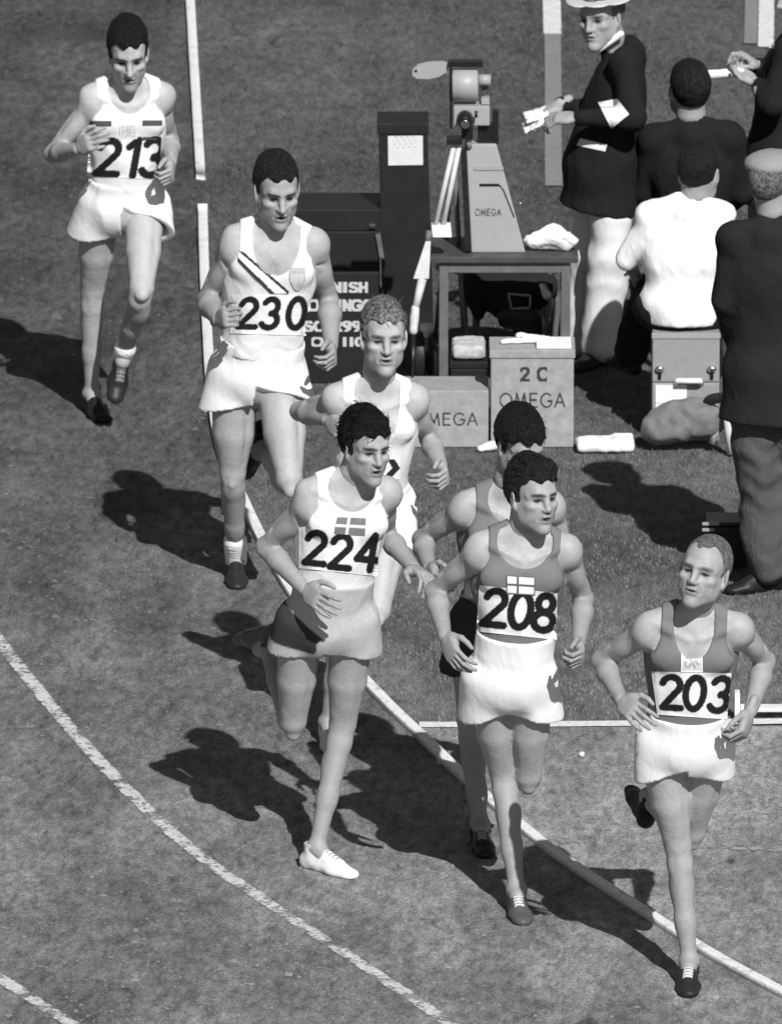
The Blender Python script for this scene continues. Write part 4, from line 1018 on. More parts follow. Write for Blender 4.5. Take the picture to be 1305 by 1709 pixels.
# papers and small things on the taller box
r, a, b, Y, z = c2
pp = empty('papers', ((a + b) / 2, Y + .1, z), 'pale crumpled papers lying on top of the taller grey box', 'papers')
blob('sheet', [(rc((a + .05, Y + .10, z + .012), (a + .22, Y + .12, z + .012), .016, .02), .02), (rc((a + .12, Y + .15, z + .02), (a + .26, Y + .10, z + .02), .02, .012), .02)], .006, M['paper'], pp, .004, 70, flat=z + .003)
bx('folded_sheet', a + .19, b - .01, Y + .01, Y + .16, z + .003, z + .018, M['paper'], pp, .003)
# tall black case with a paper notice
a, b, Y, z = PX(634, 716, 206, 560)
tc = empty('black_case', ((a + b) / 2, Y + .1, 0), 'tall narrow black case with a white paper notice on its front', 'case')
sl_ = (W(646, 540, Y)[0] - W(631, 206, Y)[0])
hexa('body', [(a + .012, Y, .004), (b + .02, Y, .004), (b + .02, Y + .22, .004), (a + .012, Y + .22, .004), (a - .006, Y, z), (b - .008, Y, z), (b - .008, Y + .22, z), (a - .006, Y + .22, z)], M['black_paint'], tc, .006)
def notice(U, V):
    T = np.full(U.shape, .62); u = U; v = V
    m = (np.sin(u * 260 + 3 * np.sin(v * 300)) > .2) & (np.sin(v * 420) > .55) & (v > .075) & (v < .125) & (u > .02) & (u < .12); T[m] = .30; return T
A = W(648, 275, Y); B = W(706, 275, Y)
panel('paper_notice', (A[0], Y - .004, A[2]), (1, 0, .015), (-.012, 0, 1), B[0] - A[0], W(648, 226, Y)[2] - A[2], notice, M['ink'], tc, .003)
bx('lid', a - .012, b - .002, Y - .006, Y + .226, z - .045, z + .003, M['black_paint'], tc, .004)
# dark low case with clasp
a, b, Y, z = PX(480, 634, 348, 560)
dc = empty('dark_case', ((a + b) / 2, Y + .15, 0), 'low black equipment case with a bright clasp, left of the tall black case', 'case')
bx('body', a, b, Y, Y + .30, .004, z - .10, M['black_paint'], dc, .006); bx('lid', a - .004, b + .004, Y - .004, Y + .304, z - .098, z, M['black_paint'], dc, .006)
p = W(622, 377, Y - .006); bx('clasp', p[0] - .015, p[0] + .012, Y - .016, Y - .005, p[2] - .008, p[2] + .008, M['metal'], dc, .002)
p = W(633, 410, Y - .006); bar('strap', p + np.array([-.006, -.006, .055]), p + np.array([.012, -.006, -.055]), .010, .003, M['wood_mid'], dc)
# letter board
a, b, Y, z = PX(497, 632, 455, 640)
lb = empty('letter_board', ((a + b) / 2, Y, 0), 'black board with rows of bold white letters, partly hidden behind the runners', 'sign')
bx('panel', a, b, Y, Y + .03, .004, z, M['black_paint'], lb, .004)
for (tx, x0, y0, x1, y1) in (('TANNISH', 502, 470, 614, 488), ('COEDINGC', 500, 499, 618, 519), ('SC R99', 508, 535, 602, 553), ('OR IIC', 520, 562, 606, 578)):
    text_panel('lettering', tx, x0, y0, x1, y1, Y, lb, tone=.48, th=.165, gap=.10)
# bentwood chair with coat and bag behind the table
cy = TY + TD + .35
ch = empty('chair', (W(880, 560, cy)[0], cy + .2, 0), 'bentwood chair with an arched back, behind the table', 'chair')
arch = [W(792, 640, cy), W(775, 520, cy), W(790, 462, cy), W(835, 446, cy), W(890, 444, cy), W(918, 462, cy), W(930, 505, cy), W(926, 560, cy), W(922, 660, cy)]
tube('back_arch', cr(arch, 5), .013, M['wood_mid'], ch, 8)
sz = .45; sx = (W(792, 600, cy)[0] + W(925, 600, cy)[0]) / 2
tube('seat', [(sx, cy + .20, sz - .02), (sx, cy + .20, sz + .01)], .20, M['wood_mid'], ch, 24)
for dx in (-.15, .15):
    for dy in (.06, .34): tube('leg', [(sx + dx, cy + dy, sz - .02), (sx + dx * 1.15, cy + dy * 1.05, .004)], [.015, .012], M['wood_mid'], ch, 8)
ct = blob('dark_coat', [(rc(W(800, 478, cy), W(905, 478, cy), .085, .075), .04), (rc(W(850, 500, cy), W(885, 545, cy), .10, .07), .05), (rc(W(790, 500, cy), W(800, 525, cy), .04, .03), .03)], .009, M['suit_b'], None, .006, 30)
tag(ct, 'dark coat draped over the arched chair back behind the table', 'coat')
bgp = empty('handbag', tuple(W(866, 540, cy - .12)), 'dark handbag with a pale metal frame, hanging behind the table', 'bag')
blob('body', [(rc(W(850, 530, cy - .12), W(885, 532, cy - .12), .055, .055, ((0, 1, 0), .6)), .02)], .008, M['black_paint'], bgp, .002)
fr = [W(848, 490, cy - .18), W(885, 493, cy - .18), W(884, 513, cy - .18), W(854, 515, cy - .18)]
for i in range(4): tube('frame', [fr[i], fr[(i + 1) % 4]], .005, M['grey_paint'], bgp, 6)
tube('pale_strap', cr([W(905, 475, cy - .15), W(914, 488, cy - .15), W(918, 505, cy - .15), W(912, 540, cy - .15), W(905, 560, cy - .15)], 4), [.016, .015, .014, .013, .012, .012, .011, .011, .010, .010, .010, .009, .008, .007, .007, .006, .006][:17], M['canvas'], bgp, 8)
bt = blob('light_cloth', [(rc(W(905, 478, cy - .16), W(912, 492, cy - .16), .016, .020), .01)], .005, M['paper'], bgp, .003, 60)
# pale bundle on a dark trunk between the table legs
a, b, Y, z = PX(752, 812, 604, 690)
tk = empty('trunk', ((a + b) / 2, Y + .15, 0), 'small dark trunk under the table between its legs', 'trunk')
bx('body', a, b, Y, Y + .22, .004, z - .03, M['black_paint'], tk, .006); bx('lid', a - .004, b + .004, Y - .004, Y + .224, z - .028, z, M['black_paint'], tk, .004)
bd = blob('folded_blanket', [(rbox(((a + b) / 2, Y + .11, z + .035), I3, ((b - a) / 2 - .004, .10, .033), .02), .01)], .006, M['canvas'], None, .004, 75, flat=z + .002)
bd.data.materials.clear(); bd.data.materials.append(simple('pale_blanket', .42, .2, 30, .95, bs=.5)); tag(bd, 'pale folded blanket lying on the small dark trunk under the table', 'blanket')
# dark round bag, cup on it, left of the boxes
g = GP(700, 655); sb = blob('leather_bag', [(el((g[0], g[1] + .12, .12), I3, (.085, .09, .125)), .02)], .007, M['black_paint'], None, .002, 20, flat=.004)
tag(sb, 'dark rounded leather bag on the grass left of the table leg', 'bag')
g2 = W(712, 562, g[1] + .05)
cp = empty('cup', (g2[0], g2[1], 0), 'small white cup on a thin stand left of the table leg', 'cup')
tube('stand', [(g2[0], g2[1], .004), (g2[0], g2[1], g2[2])], .008, M['wood_mid'], cp, 8)
tube('bowl', [(g2[0], g2[1], g2[2]), (g2[0], g2[1], g2[2] + .025), (g2[0], g2[1], g2[2] + .028), (g2[0], g2[1], g2[2] + .055)], [.012, .016, .027, .029], M['paper'], cp, 16)
# white garment on the table, right end
zt2 = tz; y2 = TY + .10
q = lambda px, py: W(px, py, y2)
gm = blob('white_jacket', [(rc(q(885, 400), q(925, 392), .028, .045), .03), (rc(q(925, 392), q(955, 402), .045, .030), .03), (rc(q(890, 408), q(948, 410), .020, .022), .02)], .006, M['white_cloth'], None, .006, 70, flat=tz + .002)
tag(gm, 'crumpled white jacket thrown on the right end of the table', 'jacket')

# ------------------------------------------------------------------ things on the grass at the right
a, b, Y, z = PX(1088, 1200, 556, 738)
fc = empty('suitcase', ((a + b) / 2, Y + .13, 0), 'grey upright fibre case used as a seat by the man in the white shirt', 'case')
zm = W(1140, 638, Y)[2]
bx('lower_half', a, b, Y, Y + .27, .004, zm - .0015, M['case'], fc, .008); bx('upper_half', a, b, Y, Y + .27, zm + .0015, z, M['case'], fc, .008)
bx('edge_strip', a - .003, b + .003, Y - .004, Y + .002, z - .022, z + .002, M['grey_paint'], fc, .002)
for px in (1101, 1188):
    p = W(px, 614, Y); blob('latch', [(el((p[0], Y - .012, p[2]), I3, (.020, .014, .015)), .004)], .004, M['metal'], fc, 0); bx('hasp', p[0] - .007, p[0] + .007, Y - .010, Y - .001, p[2] - .045, p[2] - .014, M['black_metal'], fc, .002)
p0, p1 = W(1128, 632, Y), W(1170, 632, Y); tube('handle', [p0 + np.array([0, -.002, -.02]), p0 + np.array([.004, -.035, 0]), p1 + np.array([-.004, -.035, 0]), p1 + np.array([0, -.002, -.02])], .012, M['paper'], fc, 10)
p0 = W(1094, 665, Y); p1 = W(1146, 642, Y); bx('label_card', p0[0], p1[0], Y - .004, Y - .001, W(1100, 672, Y)[2], p1[2], M['paper'], fc, 0)
bx('label_card', W(1094, 690, Y)[0], W(1106, 690, Y)[0], Y - .004, Y - .001, W(1100, 690, Y)[2], W(1094, 673, Y)[2], M['paper'], fc, 0)
Yb = Y - .14; gz = lambda px, py: W(px, py, Yb)
bag = blob('canvas_bag', [(rc(gz(1100, 715), gz(1175, 700), .075, .085), .04), (rc(gz(1092, 708), gz(1120, 690), .05, .06), .04), (rc(gz(1150, 680), gz(1192, 700), .05, .05), .04)], .008, M['canvas'], None, .007, 34, flat=.004)
tag(bag, 'slumped grey canvas bag on the grass in front of the grey case', 'bag')
fs = empty('folding_stool', (W(1208, 745, Yb - .05)[0], Yb - .05, 0), 'folded stool with two pale wooden legs beside the canvas bag', 'stool')
tube('leg', [W(1201, 686, Yb - .03), W(1189, 740, Yb - .03)], [.019, .016], M['wood_pale'], fs, 10); tube('leg', [W(1214, 690, Yb - .10), W(1220, 757, Yb - .10)], [.018, .018], M['wood_pale'], fs, 10)
blob('folded_seat', [(rc(W(1186, 668, Yb - .02), W(1212, 660, Yb - .05), .030, .022), .02)], .006, M['black_paint'], fs, .005, 60)
tube('hinge', [W(1202, 690, Yb - .06), W(1214, 697, Yb - .09)], .012, M['metal'], fs, 8)
g = GP(1005, 757)
pw = blob('white_towel', [(rbox((W(1000, 745, g[1])[0], g[1] + .05, .030), I3, (.098, .075, .024), .02), .02), (rbox((W(1040, 745, g[1])[0], g[1] + .06, .030), I3, (.050, .06, .032), .02), .02)], .006, M['paper'], None, .004, 60, flat=.004)
tag(pw, 'folded white towel on the grass right of the taller grey box', 'towel')
g = GP(822, 760); pw = blob('white_rag', [(rc((g[0] - .05, g[1] + .05, .018), (g[0] + .03, g[1] + .06, .028), .018, .026), .02)], .005, M['paper'], None, .004, 70, flat=.004)
tag(pw, 'small white rag on the grass in front of the grey boxes', 'rag')
# black camera case beside the standing man
a, b, Y, z = PX(1180, 1246, 872, 950)
kc_ = empty('camera_case', ((a + b) / 2, Y + .08, 0), 'small black case with two light straps beside the capped man\'s feet', 'case')
bx('body', a, b, Y, Y + .16, .004, z - .02, M['black_paint'], kc_, .01); bx('lid', a - .003, b + .003, Y - .003, Y + .163, z - .018, z, M['black_paint'], kc_, .008)
for py, x0, x1 in ((874, 1172, 1200), (884, 1172, 1192)): p0 = W(x0, py, Y - .01); p1 = W(x1, py, Y - .01); bar('strap', p0, p1, .006, .003, M['grey_paint'], kc_)
# low white barrier at the right
g = GP(1260, 1203); Yb2 = g[1]
br_ = empty('barrier', (W(1265, 1200, Yb2)[0], Yb2, 0), 'low white wooden barrier beam with a short upright, at the right edge', 'barrier')
xa = W(1226, 1190, Yb2)[0]; bx('beam', xa + .022, xa + 1.2, Yb2, Yb2 + .06, .035, W(1260, 1182, Yb2)[2], M['white_paint'], br_, .004)
bx('upright', xa, xa + .020, Yb2 - .002, Yb2 + .05, .004, W(1226, 1157, Yb2)[2], M['white_paint'], br_, .003)
bx('foot', xa + .7, xa + .76, Yb2 + .005, Yb2 + .05, .004, .034, M['white_paint'], br_, .002)
g = GP(971, 1266); pb = blob('chalk_ball', [(el((g[0], g[1], .016), I3, (.012, .012, .012)), .004)], .003, M['paper'], None, .0005)
tag(pb, 'single small white ball lying on the pale cinder run-up', 'ball')

# ------------------------------------------------------------------ printed emblems
def nordic(base, cross, cx=.38, wv=.10, wh=.16, frame=None):
    def f(U, V, w, h):
        T = np.full(U.shape, base); m = (np.abs(U / w - cx) < wv) | (np.abs(V / h - .5) < wh); T[m] = cross
        if frame is not None:
            e = (U < .04 * w) | (U > .96 * w) | (V < .05 * h) | (V > .95 * h); T[e] = frame
        return T
    return f
def crest(U, V, w, h):
    T = np.full(U.shape, .60); u = U / w - .5; v = V / h - .5
    n = np.sin(u * 22 + 3 * np.sin(v * 11)) * np.sin(v * 19 + 2 * np.sin(u * 9)); T[(n > .35) & (np.abs(u) < .34) & (np.abs(v) < .36)] = .30
    T[(np.abs(u) > .44) | (np.abs(v) > .45)] = .72; return T
def lion(U, V, w, h):
    T = np.full(U.shape, .62); u = U / w; v = V / h
    D = strokes_dist(u, v, [[(.35, .2), (.5, .45), (.42, .62), (.55, .8)], [(.5, .45), (.72, .5), (.78, .35)], [(.42, .62), (.25, .66)], [(.5, .45), (.65, .2)], [(.35, .2), (.2, .3), (.22, .48)]])
    T[D < .055] = .36; e = (u < .05) | (u > .95) | (v < .05) | (v > .95); T[e] = .78; return T
def plainband(v): return lambda U, V, w, h: np.full(U.shape, v) + .0 * U
def sash(U, V, w, h):
    u = U / w; v = 1 - V / h; T = np.full(U.shape, np.nan)
    d1 = v - ((u - .12) * 1.0 + .07); d2 = v - ((u - .04) * 1.13 + .22)
    m = (np.abs(d1) < .048) | (np.abs(d2) < .048); band = (d1 > .03) & (d2 < -.03)
    T[band] = .80; T[m] = .03
    r = np.hypot((u - .66) * w, (v - .80) * h); th = np.arctan2((v - .80) * h, (u - .66) * w)
    T[(r < 5.5 * (.75 + .25 * np.cos(5 * th)))] = .86
    T[(v < .05) | (v > .97) | (u < .05)] = np.nan
    return T
def shield(U, V, w, h):
    u = U / w - .5; v = V / h; T = np.full(U.shape, np.nan); half = np.where(v > .45, .46, .46 * np.sqrt(np.clip(v / .45, 0, 1)))
    m = np.abs(u) < half; T[m] = .60; T[m & (v > .72)] = .42; T[m & (v < .72) & (np.sin(u * 42) > 0)] = .50
    T[m & (np.abs(u) > half - .07)] = .45; T[m & (v > .94)] = .40
    return T
def frag(U, V, w, h):
    T = np.full(U.shape, .76); u = U / w; v = V / h
    D = strokes_dist(u, v, [[(.1, .85), (.45, .95), (.6, .75)], [(.75, .2), (.9, .5), (.8, .8)], [(.2, .1), (.5, .25)]]); T[D < .09] = .02; return T
SQ = lambda x0, y0, x1, y1: [(x0, y1), (x1, y1), (x1, y0), (x0, y0)]

runner(dict(id='203', s=1.02, base=(1150, 1643), label='balding runner with number 203, nearest the camera, head tilted', group='runners on the track',
    hipA=(1102, 1245, .0), hipB=(1184, 1243, -.01), shA=(1084, 1052, .10), shB=(1230, 1048, .10), neck=(1160, 1024, .09), head=(1175, 955, .15), look=(-20, -14, 9), hs=1.10,
    armA=((1004, 1103), -1, (1036, 1168), 1, (1058, 1188), 1), armB=((1277, 1104), -1, (1252, 1188), 1, (1238, 1228), 1),
    handA=((.7, .35, -.6), 1, [.35, .4, .45, .5]), handB=((-.9, .3, 0), -1, [1.0, 1.1, 1.15, 1.2]),
    legA=('plant', (1133, 1422), (1150, 1605, 0), 1, (1147, 1645, .14)), legB=(0, (1152, 1398), -1, (1084, 1338), -1, (1068, 1300), -1),
    face=dict(mouth=.1, brow=.75, eye=.70, jaw=.98, wx=.96, nose=.94), seed=1.3, bulk=1.0,
    hair=dict(mat='hair_thin', top=.008, side=.004, line=.077, rag=.0012, wx=.965, locks=900, len=.014, lr=.0022, recede=.022, lift=.12, comb=(.3, 0, -.6), wild=.3, seed=3, back=.006),
    singlet=dict(mat='singlet_grey', neck=(.072, .075), arm=(.235, .0, .120, .115)), shorts=dict(mat='white_cloth', len=.085, flare=1.04, tilt=.3, rise=.135),
    shoeA=dict(tone=.02, lace=.6), shoeB=dict(tone=.012, flat=False, up=(0, -.7, .3)),
    decals=[('number_bib', [(1097, 1193), (1213, 1201), (1221, 1124), (1087, 1121)], bib_paint('203', (.05, .36, .70), .80), .0035),
            ('crest_badge', [(1136, 1122), (1173, 1122), (1172, 1086), (1137, 1086)], lion, .006)]))
runner(dict(id='208', s=1.04, base=(862, 1522), label='dark haired runner with number 208 and a white cross flag patch on a grey singlet', group='runners on the track',
    hipA=(814, 1138, .0), hipB=(886, 1138, .0), shA=(802, 920, .10), shB=(944, 916, .08), neck=(874, 892, .08), head=(889, 828, .12), look=(30, -4, 2), hs=1.10,
    armA=((726, 986), -1, (742, 1062), 1, (758, 1096), 1), armB=((974, 1000), -1, (966, 1072), 1, (969, 1100), 1),
    handA=((.8, .3, -.3), 1, [.4, .45, .5, .6]), handB=((-.9, -.2, 0), -1, [1.2, 1.25, 1.3, 1.3]),
    legA=('plant', (841, 1300), (862, 1486, 0), 1, (868, 1526, .14)), legB=(0, (881, 1304), -1, (868, 1262), -1, (866, 1302), -1),
    face=dict(mouth=.6, brow=.35, eye=.8, jaw=.98, wx=.90, nose=.97), seed=2.1,
    hair=dict(mat='hair_dark', top=.026, side=.009, line=.064, rag=.004, locks=900, len=.050, lr=.0042, lift=.35, comb=(-.5, .2, -.5), wild=.35, seed=5, quiff=(.028, 0, 0, .012)),
    singlet=dict(mat='singlet_grey', neck=(.098, .035), arm=(.235, .0, .108, .10)), shorts=dict(mat='white_cloth', len=.105, flare=1.10, tilt=.30, rise=.195),
    shoeA=dict(tone=.08, lace=.62), shoeB=dict(tone=.02, flat=False, up=(0, -.7, .3)),
    decals=[('number_bib', [(795, 1054), (929, 1068), (930, 990), (800, 977)], bib_paint('208', (.03, .36, .66), .84), .0035),
            ('flag_patch', [(845, 991), (893, 994), (893, 963), (845, 960)], nordic(.78, .10, .40, .045, .05, .12), .006)]))
runner(dict(id='224', s=1.04, base=(527, 1452), label='runner with number 224, windblown dark hair, white singlet, light shoe planted', group='runners on the track',
    hipA=(502, 1048, .0), hipB=(588, 1048, .0), shA=(517, 838, .12), shB=(644, 818, .06), neck=(588, 802, .09), head=(611, 746, .13), look=(26, 2, 2), hs=1.10,
    armA=((444, 912), -1, (508, 984), 1, (532, 1002), 1), armB=((644, 892), -1, (690, 948), 1, (710, 962), 1),
    handA=((.5, .8, -.2), 1, [.2, .25, .3, .35]), handB=((-.6, .5, -.6), -1, [.5, .6, .7, .8]),
    legB=('plant', (571, 1218), (528, 1416, 0), 1, (560, 1449, .06)), legA=(0, (488, 1214), -1, (446, 1080), -1, (402, 1094), -1),
    face=dict(mouth=.55, brow=.35, eye=.8, jaw=.93, wx=.87, nose=1.0), seed=3.7,
    hair=dict(mat='hair_black', top=.024, side=.011, line=.060, quiff=(.022, 0, 0, .0), rag=.004, locks=900, len=.050, lr=.0054, lift=.55, comb=(-.8, .15, -.35), wild=.45, seed=6),
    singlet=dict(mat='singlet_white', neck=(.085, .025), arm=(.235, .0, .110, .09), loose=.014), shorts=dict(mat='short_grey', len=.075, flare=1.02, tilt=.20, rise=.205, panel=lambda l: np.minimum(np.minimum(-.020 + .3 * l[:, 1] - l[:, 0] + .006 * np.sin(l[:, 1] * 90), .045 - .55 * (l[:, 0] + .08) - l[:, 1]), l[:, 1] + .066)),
    shoeB=dict(tone=.72, sole=.03, lace=.72), shoeA=dict(tone=.10, sole=.5, flat=False, up=(0, -.8, .2)),
    decals=[('number_bib', [(499, 948), (630, 962), (634, 888), (499, 880)], bib_paint('224', (.04, .36, .69), .84, ys=(.10, .06, .10)), .0035),
            ('flag_patch', [(557, 891), (609, 894), (611, 865), (563, 863)], nordic(.17, .66, .42, .045, .09), .006)]))
runner(dict(id='230', s=1.08, base=(393, 964), label='sturdy runner with number 230 and a diagonal sash stripe on a white singlet', group='runners on the track',
    hipA=(392, 628, .26), hipB=(466, 630, .26), shA=(394, 408, .36), shB=(522, 402, .34), neck=(458, 380, .35), head=(462, 316, .40), look=(12, 10, 0), hs=1.20,
    armA=((344, 500), -1, (364, 534), 1, (378, 530), 1), armB=((549, 500), -1, (553, 578), 1, (556, 600), 1),
    handA=((.5, .8, -.2), 1, [1.2, 1.3, 1.3, 1.3]), handB=((-.9, .2, 0), -1, [.9, 1.0, 1.1, 1.15]),
    legA=('plant', (388, 800), (394, 930, 0), 1, (393, 972, .14)), legB=(0, (484, 812), 1, (436, 742), -1, (422, 795), -1),
    face=dict(mouth=.6, brow=.35, eye=.9, jaw=1.0, wx=.88, nose=1.03), seed=4.4, bulk=1.12,
    hair=dict(mat='hair_dark', top=.012, side=.006, line=.066, rag=.003, locks=900, len=.022, lr=.003, lift=.25, comb=(.2, .1, -.6), wild=.4, seed=8),
    singlet=dict(mat='singlet_white', neck=(.088, .090), arm=(.235, .0, .100, .12), loose=.014), shorts=dict(mat='white_cloth', len=.095, flare=1.08, tilt=.25, rise=.15),
    shoeA=dict(tone=.022, sock=(0, .09, -.005)), shoeB=dict(tone=.012, flat=False, up=(0, -.8, .2)),
    decals=[('number_bib', [(384, 556), (517, 560), (517, 490), (388, 492)], bib_paint('230', (.06, .35, .68), .80), .0035),
            ('sash_stripe', SQ(392, 414, 482, 492), sash, .009), ('shield_badge', SQ(482, 446, 511, 486), shield, .006)]))
runner(dict(id='213', s=1.05, base=(152, 690), label='runner with number 213, farthest of the pack, at the upper left', group='runners on the track',
    hipA=(168, 348, .24), hipB=(242, 346, .24), shA=(160, 166, .34), shB=(266, 160, .30), neck=(212, 142, .33), head=(214, 88, .38), look=(4, 14, -2), hs=1.18,
    armA=((88, 256), -1, (130, 248), 1, (150, 236), 1), armB=((284, 234), -1, (285, 270), 1, (284, 294), 1),
    handA=((.6, .7, -.1), 1, [.6, .7, .75, .8]), handB=((-.9, 0, -.1), -1, [1.3, 1.35, 1.35, 1.35]),
    legA=('plant', (153, 492), (153, 656, 0), 1, (166, 694, .13)), legB=(0, (236, 490), 1, (206, 590), -1, (200, 642), 1),
    face=dict(mouth=.2, brow=.3, eye=1.0, jaw=.88, wx=.85, nose=1.06, stubble=.25), seed=5.2, skin='skin_pale',
    hair=dict(mat='hair_black', top=.018, side=.006, line=.064, rag=.002, locks=900, len=.026, lr=.003, lift=.15, comb=(.3, .1, -.6), wild=.25, seed=9),
    singlet=dict(mat='singlet_white', neck=(.082, .035), arm=(.235, .0, .105, .10), loose=.014), shorts=dict(mat='white_cloth', len=.095, flare=1.10, tilt=.25, rise=.13),
    shoeA=dict(tone=.015), shoeB=dict(tone=.02, lace=.16, flat=False, up=(0, -.5, .5), sock=(0, .04, -.005)),
    decals=[('number_bib', [(145, 293), (266, 299), (270, 224), (150, 226)], bib_paint('213', (.08, .45, .70), .90, ys=(.02, .02, .04)), .0035),
            ('chest_stripe', SQ(143, 201, 186, 209), plainband(.07), .006), ('chest_stripe', SQ(238, 200, 271, 208), plainband(.07), .006), ('chest_stripe', SQ(238, 228, 262, 233), plainband(.07), .006),
            ('crest_badge', SQ(200, 207, 229, 231), crest, .006)]))
runner(dict(id='blond', s=1.05, base=(548, 1240), label='fair haired runner in a white singlet, behind the runner with number 224', group='runners on the track',
    hipA=(580, 852, .0), hipB=(650, 850, .0), shA=(566, 670, .10), shB=(688, 666, .08), neck=(630, 642, .09), head=(640, 563, .13), look=(7, -4, 2), hs=1.16,
    armA=((500, 686), -1, (546, 700), 1, (566, 716), 1), armB=((716, 732), -1, (736, 778), 1, (744, 798), 1),
    handA=((.6, .6, -.1), 1, [.6, .7, .75, .8]), handB=((-.9, .3, 0), -1, [1.0, 1.1, 1.15, 1.2]),
    legA=('plant', (572, 1035), (548, 1206, 0), 1, (552, 1238, .12)), legB=(0, (628, 1030), 1, (612, 1010), -1, (612, 1050), -1),
    face=dict(mouth=.35, brow=.7, eye=.75, jaw=.95, wx=.90, nose=1.0), seed=6.6, skin='skin_pale',
    hair=dict(mat='hair_blond', top=.018, side=.007, line=.066, rag=.003, locks=1000, len=.046, lr=.0034, lift=.35, comb=(-.2, .2, -.6), wild=.5, seed=10),
    singlet=dict(mat='singlet_white', neck=(.082, .14), arm=(.235, .0, .110, .12), loose=.014), shorts=dict(mat='white_cloth', len=.15, flare=1.15, tilt=.25, rise=.11),
    shoeA=dict(tone=.6, lace=.7), shoeB=dict(tone=.1, flat=False, up=(0, -.8, .2)),
    decals=[('number_bib', SQ(600, 762, 668, 800), frag, .0035)]))
runner(dict(id='rear', s=1.02, base=(802, 1412), label='dark haired runner in a grey singlet and dark shorts, half hidden behind number 208', group='runners on the track',
    hipA=(792, 1048, .0), hipB=(864, 1046, .0), shA=(776, 850, .10), shB=(918, 842, .06), neck=(848, 818, .09), head=(868, 742, .14), look=(24, 18, 2), hs=1.10,
    armA=((704, 900), -1, (716, 948), 1, (724, 970), 1), armB=((945, 925), -1, (930, 985), 1, (925, 1005), 1),
    handA=((.8, .3, -.1), 1, [.6, .7, .75, .8]), handB=((-.9, .3, 0), -1, [1.0, 1.1, 1.15, 1.2]),
    legA=('plant', (784, 1212), (801, 1376, 0), 1, (806, 1408, .13)), legB=(0, (858, 1208), 1, (866, 1165), -1, (866, 1205), -1),
    face=dict(mouth=.3, brow=.4), seed=7.7,
    hair=dict(mat='hair_black', top=.020, side=.012, line=.055, rag=.003, locks=900, len=.040, lr=.004, lift=.15, comb=(.5, -.1, .5), wild=.3, seed=12),
    singlet=dict(mat='singlet_grey', neck=(.080, .030), arm=(.235, .0, .112, .10)), shorts=dict(mat='short_dark', len=.15, flare=1.12, tilt=.25, rise=.13),
    shoeA=dict(tone=.02, lace=.3), shoeB=dict(tone=.05, flat=False, up=(0, -.8, .2))))

